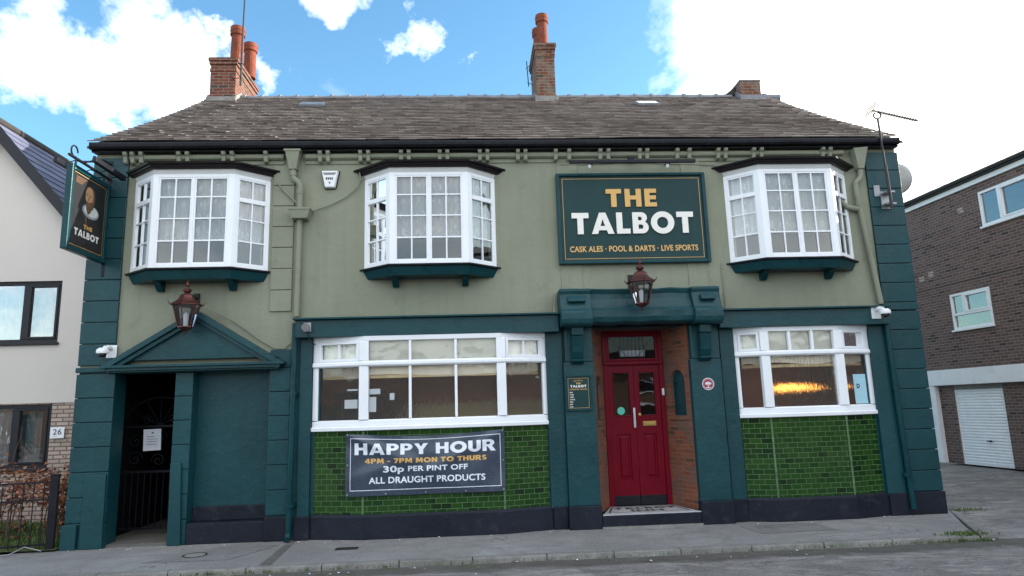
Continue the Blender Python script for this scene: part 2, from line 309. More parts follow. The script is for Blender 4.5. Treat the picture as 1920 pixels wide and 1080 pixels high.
# ------------------------------------------------------------------ mesh helpers
class MB:
    def __init__(s): s.v = []; s.f = []; s.mi = []; s.cur = 0; s.tone = []
    def add(s, vs, fs):
        n = len(s.v); s.v += [tuple(p) for p in vs]
        for f in fs: s.f.append(tuple(n+i for i in f)); s.mi.append(s.cur)
        return s
    def box(s, x0, x1, y0, y1, z0, z1):
        return s.add([(x, y, z) for x in (x0, x1) for y in (y0, y1) for z in (z0, z1)],
                     [(0, 1, 3, 2), (4, 6, 7, 5), (0, 4, 5, 1), (2, 3, 7, 6), (0, 2, 6, 4), (1, 5, 7, 3)])
    def hexa(s, b, t):                   # bottom quad, top quad (same winding)
        return s.add(list(b)+list(t), [(3, 2, 1, 0), (4, 5, 6, 7)]+[(i, (i+1) % 4, 4+(i+1) % 4, 4+i) for i in range(4)])
    def obox(s, o, ax, ay, az, a0, a1, b0, b1, c0, c1):
        P = lambda a, b, c: Vector(o)+Vector(ax)*a+Vector(ay)*b+Vector(az)*c
        return s.add([P(a, b, c) for a in (a0, a1) for b in (b0, b1) for c in (c0, c1)],
                     [(0, 1, 3, 2), (4, 6, 7, 5), (0, 4, 5, 1), (2, 3, 7, 6), (0, 2, 6, 4), (1, 5, 7, 3)])
    def osheet(s, o, ax, ay, az, a0, a1, b, c0, c1):
        P = lambda a, c: Vector(o)+Vector(ax)*a+Vector(ay)*b+Vector(az)*c
        return s.add([P(a0, c0), P(a1, c0), P(a1, c1), P(a0, c1)], [(0, 1, 2, 3)])
    def prism(s, pts, d):                # closed 3-d polygon pts extruded by vector d
        n = len(pts); d = Vector(d)
        return s.add([Vector(p) for p in pts]+[Vector(p)+d for p in pts],
                     [tuple(range(n))[::-1], tuple(range(n, 2*n))]+[(i, (i+1) % n, n+(i+1) % n, n+i) for i in range(n)])
    def sweep(s, path, prof):            # profile (out, up) swept along a plan polyline with mitres; out = right-hand side of travel
        n, k = len(path), len(prof); rows = []
        for i, p in enumerate(path):
            p = Vector((p[0], p[1]))
            d0 = (p-Vector(path[i-1][:2])).normalized() if i else None
            d1 = (Vector(path[i+1][:2])-p).normalized() if i < n-1 else None
            d0 = d0 or d1; d1 = d1 or d0
            n0, n1 = Vector((d0.y, -d0.x)), Vector((d1.y, -d1.x)); mm = (n0+n1).normalized(); mm /= max(.3, mm.dot(n0))
            rows.append([(p.x+mm.x*o, p.y+mm.y*o, path[i][2]+u) for o, u in prof])
        vs = [q for r in rows for q in r]; fs = []
        for i in range(n-1):
            for j in range(k):
                fs.append((i*k+j, i*k+(j+1) % k, (i+1)*k+(j+1) % k, (i+1)*k+j))
        fs += [tuple(range(k))[::-1], tuple(range((n-1)*k, n*k))]
        return s.add(vs, fs)
    def tube(s, path, r, n=8, r2=None):
        path = [Vector(p) for p in path]; rows = []; ref = None
        for i, p in enumerate(path):
            t = (path[min(i+1, len(path)-1)]-path[max(i-1, 0)]).normalized()
            if ref is None: ref = t.orthogonal().normalized()
            a = (ref-t*ref.dot(t)).normalized(); b = t.cross(a); ref = a
            rr = r if r2 is None else r+(r2-r)*i/(len(path)-1)
            rows.append([p+(a*math.cos(2*math.pi*j/n)+b*math.sin(2*math.pi*j/n))*rr for j in range(n)])
        L = len(path)
        return s.add([q for rw in rows for q in rw], [(i*n+j, i*n+(j+1) % n, (i+1)*n+(j+1) % n, (i+1)*n+j) for i in range(L-1) for j in range(n)]+[tuple(range(n))[::-1], tuple(range((L-1)*n, L*n))])
    def lathe(s, prof, c=(0, 0, 0), n=16, rot=0.0):   # profile (r, z) around z
        L = len(prof)
        vs = [(c[0]+r*math.cos(2*math.pi*j/n+rot), c[1]+r*math.sin(2*math.pi*j/n+rot), c[2]+z) for r, z in prof for j in range(n)]
        return s.add(vs, [(i*n+j, i*n+(j+1) % n, (i+1)*n+(j+1) % n, (i+1)*n+j) for i in range(L-1) for j in range(n)]+[tuple(range(n))[::-1], tuple(range((L-1)*n, L*n))])
    def build(s, name, mats, parent=None, loc=None, bevel=0.0, smooth=False, seg=2):
        me = bpy.data.meshes.new(name)
        off = Vector(loc) if loc is not None else Vector((0, 0, 0))
        me.from_pydata([tuple(Vector(v)-off) for v in s.v], [], s.f)
        bm = bmesh.new(); bm.from_mesh(me); bmesh.ops.recalc_face_normals(bm, faces=bm.faces); bm.to_mesh(me); bm.free()
        for mt in (mats if isinstance(mats, (list, tuple)) else [mats]): me.materials.append(M[mt] if isinstance(mt, str) else mt)
        for p, i in zip(me.polygons, s.mi): p.material_index = i; p.use_smooth = smooth
        if s.tone:
            at = me.attributes.new('tone', 'FLOAT', 'FACE')
            for i, t in enumerate(s.tone): at.data[i].value = t
        o = bpy.data.objects.new(name, me); C.objects.link(o)
        if parent: o.parent = parent
        if loc is not None: o.location = off
        if bevel:
            b = o.modifiers.new('bevel', 'BEVEL'); b.width = bevel; b.segments = seg; b.limit_method = 'ANGLE'; b.angle_limit = R(40); b.harden_normals = False
        return o
def tag(o, label=None, cat=None, group=None, kind=None):
    if label: o['label'] = label
    if cat: o['category'] = cat
    if group: o['group'] = group
    if kind: o['kind'] = kind
    return o
def empty(name, label, cat, loc=(0, 0, 0), group=None, rz=0.0):
    o = bpy.data.objects.new(name, None); C.objects.link(o); o.location = loc; o.rotation_euler.z = rz; o.empty_display_size = .2
    return tag(o, label, cat, group)
def struct(o): o['kind'] = 'structure'; return o
def copy_tree(o, parent=None):
    c = o.copy(); C.objects.link(c)
    if parent: c.parent = parent
    for ch in list(o.children): copy_tree(ch, c)
    return c
def holed(outer, holes):                # planar polygon with holes -> (verts2d, tris)
    bm = bmesh.new(); es = []
    for loop in [outer]+list(holes):
        vs = [bm.verts.new((p[0], p[1], 0)) for p in loop]
        es += [bm.edges.new((vs[i], vs[(i+1) % len(vs)])) for i in range(len(vs))]
    bmesh.ops.triangle_fill(bm, use_beauty=True, use_dissolve=False, edges=es)
    bm.verts.index_update()
    r = [(v.co.x, v.co.y) for v in bm.verts], [tuple(v.index for v in f.verts) for f in bm.faces]
    bm.free(); return r
# bold geometric capitals, unit height (outline, holes, advance width)
def _arc(cx, cy, rx, ry, a0, a1, n): return [(cx+rx*math.cos(R(a0+(a1-a0)*i/n)), cy+ry*math.sin(R(a0+(a1-a0)*i/n))) for i in range(n+1)]
t_ = .25
GL = {
    'T': ([(0, 1), (0, 1-t_), (.25, 1-t_), (.25, 0), (.25+t_+.02, 0), (.25+t_+.02, 1-t_), (.77, 1-t_), (.77, 1)], [], .77),
    'H': ([(0, 0), (0, 1), (.26, 1), (.26, .63), (.56, .63), (.56, 1), (.82, 1), (.82, 0), (.56, 0), (.56, .4), (.26, .4), (.26, 0)], [], .82),
    'E': ([(0, 0), (0, 1), (.6, 1), (.6, .77), (.26, .77), (.26, .62), (.57, .62), (.57, .40), (.26, .40), (.26, .23), (.6, .23), (.6, 0)], [], .6),
    'L': ([(0, 0), (0, 1), (.27, 1), (.27, .23), (.62, .23), (.62, 0)], [], .62),
    'A': ([(0, 0), (.37, 1), (.66, 1), (1.03, 0), (.75, 0), (.695, .17), (.335, .17), (.28, 0)], [[(.405, .37), (.625, .37), (.515, .70)]], 1.03),
    'O': (_arc(.54, .5, .54, .53, 0, 345, 23), [_arc(.54, .5, .26, .27, 0, 345, 23)], 1.08),
    'B': ([(0, 0), (0, 1), (.36, 1)]+_arc(.40, .745, .27, .255, 90, -50, 8)+_arc(.44, .285, .285, .285, 50, -90, 8),
          [[(.26, .61), (.26, .79), (.36, .79)]+_arc(.36, .70, .075, .09, 80, -80, 5)+[(.36, .61)], [(.26, .21), (.26, .42), (.40, .42)]+_arc(.40, .315, .09, .105, 80, -80, 5)+[(.40, .21)]], .725),
}
GL['P'] = ([(0, 0), (0, 1), (.42, 1)]+_arc(.44, .68, .34, .32, 90, -90, 10)+[(.27, .36), (.27, 0)], [[(.27, .56), (.27, .79), (.40, .79)]+_arc(.40, .675, .10, .115, 80, -80, 5)+[(.40, .56)]], .78)
GL['R'] = ([(0, 0), (0, 1), (.44, 1)]+_arc(.46, .70, .32, .30, 90, -60, 9)+[(.86, 0), (.54, 0), (.36, .37), (.27, .37), (.27, 0)], [[(.27, .57), (.27, .79), (.42, .79)]+_arc(.42, .68, .09, .11, 80, -80, 5)+[(.42, .57)]], .86)
GL['Y'] = ([(0, 1), (.31, .42), (.31, 0), (.59, 0), (.59, .42), (.90, 1), (.60, 1), (.45, .66), (.30, 1)], [], .90)
GL['U'] = ([(0, 1), (0, .38)]+_arc(.41, .38, .41, .40, 180, 360, 14)+[(.82, 1), (.54, 1), (.54, .36)]+_arc(.41, .36, .13, .14, 0, -180, 8)+[(.28, 1)], [], .82)
def _stroke(c, w):                       # outline of a thick polyline
    L, Rr = [], []
    for i, p in enumerate(c):
        a, b = Vector(c[max(i-1, 0)]), Vector(c[min(i+1, len(c)-1)]); d = (b-a).normalized(); n = Vector((-d.y, d.x))
        L.append(tuple(Vector(p)+n*w/2)); Rr.append(tuple(Vector(p)-n*w/2))
    return L+Rr[::-1]
GL['M'] = ([(0, 0), (.06, 1), (.33, 1), (.52, .52), (.71, 1), (.98, 1), (1.04, 0), (.78, 0), (.745, .55), (.58, .1), (.46, .1), (.295, .55), (.26, 0)], [], 1.04)
GL['N'] = ([(0, 0), (0, 1), (.27, 1), (.58, .45), (.58, 1), (.84, 1), (.84, 0), (.58, 0), (.26, .56), (.26, 0)], [], .84)
GL['S'] = (_stroke(_arc(.34, .71, .215, .18, 15, 250, 12)+_arc(.34, .29, .225, .18, 70, -165, 12), .215), [], .68)
GL['4'] = ([(.40, 0), (.40, .2), (0, .2), (0, .40), (.36, 1), (.64, 1), (.64, .40), (.76, .40), (.76, .2), (.64, .2), (.64, 0)], [[(.22, .40), (.41, .40), (.41, .72)]], .76)
GL['7'] = ([(.02, 1), (.02, .77), (.40, .77), (.12, 0), (.40, 0), (.68, .80), (.68, 1)], [], .70)
GL['-'] = ([(.04, .30), (.04, .50), (.42, .50), (.42, .30)], [], .46)
def geo_text(txt, gap=.13):
    x = 0; V, F = [], []
    for ch in txt:
        if ch == ' ': x += .4; continue
        o, h, adv = GL[ch]; vs, fs = holed(o, h); n = len(V)
        V += [(p[0]+x, p[1]) for p in vs]; F += [tuple(n+i for i in f) for f in fs]
        x += adv+gap
    return V, F
def font_text(txt, bold=.02, space=1.05):
    cu = bpy.data.curves.new('lettering', 'FONT'); cu.body = txt; cu.size = 1; cu.offset = bold; cu.space_character = space; cu.resolution_u = 4; cu.fill_mode = 'FRONT'
    o = bpy.data.objects.new('lettering_tmp', cu); C.objects.link(o)
    bpy.context.view_layer.update()
    dg = bpy.context.evaluated_depsgraph_get(); me = bpy.data.meshes.new_from_object(o.evaluated_get(dg))
    V = [(v.co.x, v.co.y) for v in me.vertices]; F = [tuple(p.vertices) for p in me.polygons]
    bpy.data.objects.remove(o); bpy.data.meshes.remove(me); bpy.data.curves.remove(cu)
    return V, F
def fit(VF, x0, x1, z0, z1):
    V, F = VF; xs = [p[0] for p in V]; ys = [p[1] for p in V]
    a, b, c, d = min(xs), max(xs), min(ys), max(ys)
    return [(x0+(p[0]-a)/(b-a)*(x1-x0), z0+(p[1]-c)/(d-c)*(z1-z0)) for p in V], F
def lettering(mb, VF, place, th=0.0):    # place(u, v) -> 3-d point, place(u, v, th) when raised
    V, F = VF
    if not th: return mb.add([place(*p) for p in V], F)
    cnt = {}
    for f in F:
        for i in range(len(f)):
            e = (f[i], f[(i+1) % len(f)]); kx = tuple(sorted(e)); cnt.setdefault(kx, []).append(e)
    n = len(V); sides = [(e[0][0], e[0][1], n+e[0][1], n+e[0][0]) for e in cnt.values() if len(e) == 1]
    return mb.add([place(p[0], p[1], th) for p in V]+[place(p[0], p[1], 0) for p in V], list(F)+sides)

# ------------------------------------------------------------------ ground
def sheet(name, pts, z, mat, thick=0.0, holes=()):
    vs, fs = holed(pts, holes); mb = MB()
    if thick: mb.prism([(p[0], p[1], z-thick) for p in pts], (0, 0, thick))
    else: mb.add([(p[0], p[1], z) for p in vs], fs)
    return struct(mb.build(name, mat))
sheet('ground', [(-900, -900), (900, -900), (900, 900), (-900, 900)], -.12, 'earth')
def rough_sheet(name, x0, x1, y0, y1, z, mat, step, amp, seed, edge=None):
    mb = MB(); nx, ny = int((x1-x0)/step), int((y1-y0)/step); vs = []
    for i in range(nx+1):
        for j in range(ny+1):
            x, y = x0+(x1-x0)*i/nx, y0+(y1-y0)*j/ny
            h = mnoise.fractal(Vector((x*.7+seed, y*1.1, seed)), .9, 2.1, 5)*amp
            vs.append((x, y, z+h+(edge(x, y) if edge else 0)))
    mb.add(vs, [(i*(ny+1)+j, (i+1)*(ny+1)+j, (i+1)*(ny+1)+j+1, i*(ny+1)+j+1) for i in range(nx) for j in range(ny)])
    return struct(mb.build(name, mat, smooth=True))
rough_sheet('road', -14, 15, -9.0, -1.80, -.042, 'road', .12, .012, 3.1, lambda x, y: -.022*math.exp(-((y+1.95)/.25)**2) if x < 6.6 else 0.0)
sheet('street', [(-60, -16), (60, -16), (60, -9.0), (-60, -9.0)], -.058, 'road')
rough_sheet('driveway', 6.3, 13.2, -1.80, 16, -.05, 'road', .3, .006, 8.2)
sheet('forecourt', [(13.2, -9), (40, -9), (40, 30), (13.2, 30)], -.06, 'road')
# pavement: main slab, with the splayed end at the driveway
PV = [(-14, -1.62), (6.45, -1.62), (7.50, .28), (7.24, .30), (7.20, .02), (-5.84, .02), (-6.0, .02), (-6.8, -.28), (-14, -.45)]
sheet('pavement', PV, 0.0, 'pavement', .12)
kb = MB()
x = -14.0
while x < 6.3:
    L = random.uniform(.82, .95); x1 = min(x+L, 6.46); dz = random.uniform(-.006, .006); dy = random.uniform(-.008, .008)
    kb.hexa([(x+.004, -1.76+dy, -.12), (x1-.004, -1.76+dy, -.12), (x1-.004, -1.622, -.12), (x+.004, -1.622, -.12)], [(x+.004, -1.745+dy, .003+dz), (x1-.004, -1.745+dy, .003+dz), (x1-.004, -1.622, .004), (x+.004, -1.622, .004)]); x = x1
kb.hexa([(6.464, -1.76, -.12), (6.62, -1.70, -.12), (7.66, .2, -.12), (7.51, .28, -.12)], [(6.464, -1.75, .002), (6.6, -1.70, -.004), (7.64, .2, -.03), (7.51, .28, .0)])
struct(kb.build('kerb', 'kerb', bevel=.012))
sheet('pavement_patch', [(-4.25, -1.2), (-3.15, -1.2), (-2.75, -.35), (-3.55, -.3)], .004, 'patch')
sheet('pavement_patch', [(3.9, -1.0), (5.0, -.95), (4.95, -.35), (3.85, -.4)], .004, 'patch')
sheet('pavement_channel', [(-2.68, -.12), (-2.58, -.10), (-2.50, -1.62), (-2.64, -1.62)], .004, 'gutterdirt')
sheet('passage_floor', [(-5.7, 0.03), (-4.05, 0.03), (-4.05, 6), (-5.7, 6)], .035, 'flag', .1)

# ------------------------------------------------------------------ the public house
pub = empty('public_house', 'two storey green and olive painted corner pub with three white bay windows and tiled shopfront', 'pub')
def slab(mb, outer, holes, y0, y1):
    vs, fs = holed(outer, holes); n = len(vs)
    mb.add([(p[0], y0, p[1]) for p in vs]+[(p[0], y1, p[1]) for p in vs], [f for f in fs]+[tuple(n+i for i in f) for f in fs])
    for lp in [outer]+list(holes):
        k = len(lp); mb.add([(p[0], y0, p[1]) for p in lp]+[(p[0], y1, p[1]) for p in lp], [(i, (i+1) % k, k+(i+1) % k, k+i) for i in range(k)])
def rect(x0, x1, z0, z1): return [(x0, z0), (x1, z0), (x1, z1), (x0, z1)]
XL, XR = -5.84, 7.22
BAYS = (-4.18, -.62, 5.25)
w = MB()
slab(w, [(XL, 2.58), (-3.05, 2.58), (-3.05, 2.78), (-2.66, 2.78), (-2.66, 3.22), (XR, 3.22), (XR, 5.98), (XL, 5.98)], [rect(c-.92, c+.92, 4.06, 5.42) for c in BAYS], 0, .3)
w.build('upper_wall', 'olive', pub)
w = MB()
slab(w, [(XL, 0), (-5.30, 0), (-5.30, 2.48), (-4.43, 2.48), (-4.43, 0), (-4.17, 0), (-4.17, 2.48), (-3.05, 2.48), (-3.05, 0), (1.87, 0), (1.87, 3.0), (3.38, 3.0), (3.38, 0), (XR, 0), (XR, 3.22), (-2.66, 3.22), (-2.66, 2.78), (-3.05, 2.78), (-3.05, 2.58), (XL, 2.58)],
     [rect(-2.3, 1.08, 1.62, 2.9), rect(4.16, 6.24, 1.62, 2.9)], 0, .3)
w.build('lower_wall', 'green', pub)
g = MB()                                   # gable ends and back
for x0, x1 in ((XL, XL+.3), (XR-.3, XR)):
    g.prism([(x0, .3, 0), (x0, 8.7, 0), (x0, 8.7, 6.0), (x0, 4.35, 8.8), (x0, .3, 6.2)], (x1-x0, 0, 0))
g.box(XL+.3, XR-.3, 8.4, 8.7, 0, 6.0)
g.build('gable_wall', 'olive', pub)
# floor slabs, partitions and rooms seen through the glass
r = MB()
r.box(XL+.3, XR-.3, .3, 8.4, 5.7, 5.8); r.box(XL+.3, XR-.3, .3, 8.4, 3.05, 3.6); r.box(-4.0, XR-.3, 1.3, 8.4, .06, .12)
r.box(-2.6, XR-.3, 2.6, 2.7, .12, 3.05); r.box(-2.7, -2.6, .3, 2.6, .12, 3.05); r.box(1.45, 1.55, .62, 2.6, .12, 3.05); r.box(3.6, 3.7, .62, 2.6, .12, 3.05)
r.box(XL+.3, XR-.3, 3.0, 3.1, 3.6, 5.7)
for px in (-2.6, 2.4): r.box(px, px+.1, .3, 3.0, 3.6, 5.7)
r.build('interior_wall', 'interior', pub)
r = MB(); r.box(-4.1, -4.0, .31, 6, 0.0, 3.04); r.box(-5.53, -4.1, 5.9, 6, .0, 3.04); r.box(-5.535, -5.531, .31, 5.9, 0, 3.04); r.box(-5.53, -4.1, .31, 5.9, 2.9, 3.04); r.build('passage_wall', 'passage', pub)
p = MB(); p.box(-1.15, 1.4, 1.5, 1.598, .12, 1.93); p.build('wall_dado', 'tan', pub); p = MB(); p.box(4.0, 6.9, 1.5, 1.598, .12, 1.75); p.build('wall_dado', 'warmwall', pub)
p = MB(); p.box(-2.5, 1.4, 1.55, 1.6, 1.935, 3.04); p.build('wall_panelling', 'warmred', pub); p = MB(); p.box(4.0, 6.9, 1.55, 1.6, 1.76, 3.04); p.build('wall_panelling', 'warmwall', pub)
p = MB(); p.box(-2.1, -1.2, 1.45, 1.5, .12, 2.15); p.build('inner_door', 'grey_frame', pub)

# corner pilasters in blocks, pier and quoins, all with open joints
def blocks(mb, x0, x1, z0, z1, step, y=-.04, yb=.0, gap=.009):
    n = max(1, round((z1-z0)/step)); st = (z1-z0)/n
    for i in range(n): mb.box(x0+random.uniform(0, .002), x1, y+random.uniform(-.003, .003), yb, z0+i*st+gap/2, z0+(i+1)*st-gap/2)
q = MB(); blocks(q, XL-.02, -5.33, 2.60, 5.86, .326); blocks(q, XL-.02, -5.30, 0, 2.48, .345); q.box(XL-.03, -5.28, -.062, 0, 2.50, 2.575)
q.build('corner_pilaster', 'green', pub, bevel=.008)
q = MB(); blocks(q, 6.66, XR+.02, .34, 3.16, .326); blocks(q, 6.66, XR+.02, 3.30, 5.86, .32); q.box(6.62, XR+.02, -.055, 0, 3.17, 3.29)
q.build('corner_pilaster', 'green', pub, bevel=.008)
q = MB(); blocks(q, -4.43, -4.17, 0, 2.47, .345, -.03); q.hexa([(-4.40, -.075, 0), (-4.22, -.075, 0), (-4.22, -.03, 0), (-4.40, -.03, 0)], [(-4.42, -.07, 1.15), (-4.27, -.07, 1.15), (-4.27, -.03, 1.15), (-4.42, -.03, 1.15)])
q.build('gate_pier', 'green', pub, bevel=.008)
q = MB(); blocks(q, -3.05, -2.74, .36, 2.50, .345, -.035); q.box(-3.05, -2.74, -.03, 0, 2.51, 2.77); q.build('quoin', 'green', pub, bevel=.008)
q = MB(); blocks(q, -3.09, -2.76, 3.36, 5.72, .33, -.028); q.build('quoin', 'olive', pub, bevel=.008)
for x0, x1 in ((1.44, 1.78), (3.50, 3.83)):
    q = MB(); q.box(x0, x1, -.014, 0, 3.57, 5.74); q.build('wall_strip', 'olive', pub, bevel=.006)
q = MB(); q.hexa([(-5.62, -.085, 0), (-5.30, -.085, 0), (-5.30, -.04, 0), (-5.62, -.04, 0)], [(-5.60, -.08, 1.02), (-5.31, -.08, 1.02), (-5.31, -.04, 1.02), (-5.60, -.04, 1.02)])
q.box(XL-.03, -5.66, -.10, -.04, 0, .34); q.build('kick_board', 'green', pub, bevel=.008)
# painted-in recess beside the gate
q = MB(); q.box(-4.17, -3.05, .20, .28, .3, 2.48); q.build('recess_panel', 'green', pub)
q = MB(); q.box(-4.17, -3.05, -.03, .20, 0, .29); q.box(-4.17, -3.05, .165, .199, .292, .50); q.build('recess_plinth', 'plinth', pub, bevel=.012)
q = MB(); q.box(-3.06, -2.73, -.06, 0, 0, .345); q.build('plinth', 'plinth', pub, bevel=.012)
# pediment over gate and recess
pd = MB(); A, B, T = (-5.43, 2.56), (-2.83, 2.56), (-4.12, 3.36)
pd.prism([(A[0]+.1, -.11, A[1]+.1), (B[0]-.1, -.11, B[1]+.1), (T[0], -.11, T[1]-.06)], (0, .11, 0))
pd.build('pediment', 'green', pub, bevel=.004)
pd = MB()
for P0, P1 in ((A, T), (T, B)):
    d = Vector((P1[0]-P0[0], 0, P1[1]-P0[1])); L = d.length; d.normalize(); nrm = Vector((-d.z, 0, d.x))
    for n0, n1, y in ((-.055, .02, -.215), (-.115, -.057, -.17)):
        if P1 is T: pd.obox((P0[0], 0, P0[1]), d, Vector((0, 1, 0)), nrm, 0.02, L-n0*.0, y, -.0, n0, n1)
        else: pd.obox((P0[0], 0, P0[1]), d, Vector((0, 1, 0)), nrm, 0, L-.02, y+.003, -.0, n0, n1)
pd.box(A[0]-.02, B[0]+.02, -.225, 0, 2.548, 2.585); pd.box(A[0]+.03, B[0]-.03, -.19, 0, 2.505, 2.546); pd.box(A[0]+.06, B[0]-.06, -.15, 0, 2.482, 2.503)
pd.box(T[0]-.30, T[0]+.30, -.1125, -.1, 3.055, 3.062)
pd.build('pediment_moulding', 'green', pub, bevel=.006)
# wrought iron gate in the passage
gt = MB(); gy = .85
for x in (-5.58, -4.42): gt.box(x-.025, x+.025, gy-.02, gy+.02, .05, 1.72)
for z in (.12, .98, 1.68): gt.box(-5.58, -4.42, gy-.012, gy+.012, z-.018, z+.018)
for i in range(1, 12): gt.tube([(-5.58+i*1.16/12, gy, .1), (-5.58+i*1.16/12, gy, .98)], .009, 6)
gt.tube([(-5.0+.56*math.cos(R(a)), gy, 1.68+.46*math.sin(R(a))) for a in range(0, 181, 10)], .014, 6)
for a in (35, 65, 90, 115, 145): gt.tube([(-5.0, gy, 1.69), (-5.0+.55*math.cos(R(a)), gy, 1.68+.45*math.sin(R(a)))], .008, 6)
def scroll(cx, cz, r, s=1, a0=0): return [(cx+s*r*(1-t/26)*math.cos(t*.42+a0), gy, cz+r*(1-t/26)*math.sin(t*.42+a0)) for t in range(24)]
for cx, cz, rr, s in ((-5.36, 1.45, .12, 1), (-4.64, 1.45, .12, -1), (-5.36, 1.18, .12, 1), (-4.64, 1.18, .12, -1), (-5.0, 1.5, .12, 1), (-5.0, 1.15, .11, -1), (-5.2, 1.78, .08, 1), (-4.8, 1.78, .08, -1)): gt.tube(scroll(cx, cz, rr, s), .008, 6)
gt.build('gate', 'black', pub)

# fascia over the shopfront
for x0, x1 in ((-2.64, 1.34), (3.86, 6.62)):
    f = MB(); f.box(x0, x1, -.225, 0, 2.93, 3.19); f.build('fascia', 'green', pub, bevel=.006)
    f = MB(); f.prism([(x0-.03, -.29, 3.192), (x0-.03, 0, 3.192), (x0-.03, 0, 3.25), (x0-.03, -.26, 3.225), (x0-.03, -.29, 3.215)], (x1-x0+.04, 0, 0)); f.build('fascia_ledge', 'wood_green', pub, bevel=.005)
for x0, x1, y in ((-2.60, -2.42, -.06), (1.14, 1.40, -.05), (3.90, 4.13, -.05), (6.34, 6.64, -.06)):
    q = MB(); q.box(x0, x1, y, 0, .3, 2.93); q.build('window_pilaster', 'green', pub, bevel=.01)
# doorway columns
for x0, x1, lean in ((1.40, 1.87, 0), (3.38, 3.87, 1)):
    q = MB(); q.box(x0, x1, -.13, .0, .33, 2.46); q.box(x0+.03, x1-.0, -.115, 0, 2.462, 3.0); q.build('door_pilaster', 'green', pub, bevel=.014)
    q = MB(); xm = (x0+x1)/2-.02
    q.box(xm-.09, xm+.09, -.30, -.115, 2.86, 2.985)
    q.prism([(xm-.085, -.115, 2.50), (xm-.085, -.21, 2.50), (xm-.085, -.25, 2.6), (xm-.085, -.275, 2.858), (xm-.085, -.115, 2.858)], (.17, 0, 0))
    q.prism([(xm-.095, -.115, 2.43), (xm-.095, -.17, 2.43), (xm-.095, -.235, 2.47), (xm-.095, -.235, 2.497), (xm-.095, -.115, 2.497)], (.19, 0, 0))
    q.build('console_bracket', 'wood_green', pub, bevel=.008)
# heavy lintel between two end blocks
def lintel(mb, x0, x1, add, nseg, seed, bottom):
    prof = [(-.02, 0), (-.30, 0), (-.355, .03), (-.375, .10), (-.375, .20), (-.345, .235), (-.325, .25), (-.315, .29), (-.26, .40), (-.25, .48), (-.275, .545), (-.24, .57), (-.02, .57)]
    rows = []
    for i in range(nseg+1):
        x = x0+(x1-x0)*i/nseg
        rows.append([(x, y-(add if y < -.05 else 0)+(.012*mnoise.noise(Vector((x*6, z*6, seed))) if y < -.05 else 0), bottom+z*(3.575-bottom)/.57+.014*mnoise.noise(Vector((x*4, z*5, seed+9)))) for y, z in prof])
    k = len(prof); mb.add([q for rw in rows for q in rw], [(i*k+j, i*k+(j+1) % k, (i+1)*k+(j+1) % k, (i+1)*k+j) for i in range(nseg) for j in range(k)]+[tuple(range(k)), tuple(range(nseg*k, (nseg+1)*k))])
q = MB(); lintel(q, 1.84, 3.42, 0, 26, 1, 3.02); q.build('door_lintel', 'green', pub, smooth=False)
for x0, x1 in ((1.355, 1.845), (3.415, 3.865)):
    q = MB(); lintel(q, x0, x1, .075, 10, x0, 2.99); q.build('lintel_block', 'green', pub, bevel=.02)
    q = MB(); q.prism([(x0+.12, -.335, 3.345), (x0+.12, -.415, 3.355), (x0+.12, -.42, 3.38), (x0+.12, -.345, 3.46)], (x1-x0-.22, 0, 0)); q.build('lintel_boss', 'green', pub, bevel=.02)
# ------------------------------------------------------------------ entrance: splayed brick reveals, step, door
DY, DX0, DX1 = .62, 2.15, 3.16
def reveal(x0, x1, arch):                 # from (x0, -.0) to (x1, DY), with an arched niche
    a, b = Vector((x0, -.02, 0)), Vector((x1, DY, 0)); L = (b-a).length; d = (b-a)/L
    inn = Vector((-d.y, d.x, 0)) if x0 < x1 else Vector((d.y, -d.x, 0))   # away from the doorway
    u0, u1, z0, z1 = arch; rad = (u1-u0)/2
    hole = [(u0, z0), (u1, z0)]+[(u0+rad+rad*math.cos(R(t)), z1-rad+rad*math.sin(R(t))) for t in range(0, 181, 12)]
    vs, fs = holed([(0, .2), (L, .2), (L, 3.02), (0, 3.02)], [hole]); n = len(vs)
    P = lambda u, z, k=0.0: a+d*u+inn*k+Vector((0, 0, z))
    mb = MB(); mb.add([P(*v) for v in vs], fs)
    k = len(hole); mb.add([P(*v) for v in hole]+[P(v[0], v[1], .06) for v in hole], [(i, (i+1) % k, k+(i+1) % k, k+i) for i in range(k)])
    mb.add([P(0, .2), P(0, 3.02), P(0, 3.02, .2), P(0, .2, .2), P(L, .2), P(L, 3.02), P(L, 3.02, .2), P(L, .2, .2)], [(0, 1, 2, 3), (4, 5, 6, 7), (2, 3, 7, 6)])
    o = mb.build('brick_reveal', 'brickr', pub)
    nb = MB(); nb.add([P(v[0], v[1], .055) for v in hole], [tuple(range(k))]); nb.build('niche', 'wood_green', o)
    sl = MB(); sl.obox(P(0, 0), d, -inn, Vector((0, 0, 1)), u0-.06, u1+.06, 0, .02, z0-.07, z0-.005); sl.build('niche_sill', 'brickr', o, bevel=.006)
    return o
reveal(1.87, DX0, (.17, .50, 1.56, 2.27)); reveal(3.38, DX1, (.13, .50, 1.60, 2.32))
q = MB(); q.box(2.62, 2.72, -.12, 0, 5.71, 5.78); q.build('sensor_box', 'black', pub, bevel=.006)
q = MB(); q.box(1.87, 3.38, -.0, .9, 3.005, 3.045); q.build('porch_soffit', 'interior', pub)
st = MB(); st.prism([(1.88, -.16, 0), (3.37, -.16, 0), (3.37, .9, 0), (1.88, .9, 0)], (0, 0, .185)); st.build('door_step', 'plinth', pub, bevel=.012)
q = MB(); q.prism([(1.885, -.165, .187), (3.365, -.165, .187), (DX1, DY-.02, .187), (DX0, DY-.02, .187)], (0, 0, .014))
mt_ = q.build('threshold_mosaic', 'mat_tile', pub, bevel=.003)
q = MB()
lettering(q, fit(geo_text('TALBOT'), 2.16, 3.12, .28, .44), lambda u, v: (u, v, .2035))
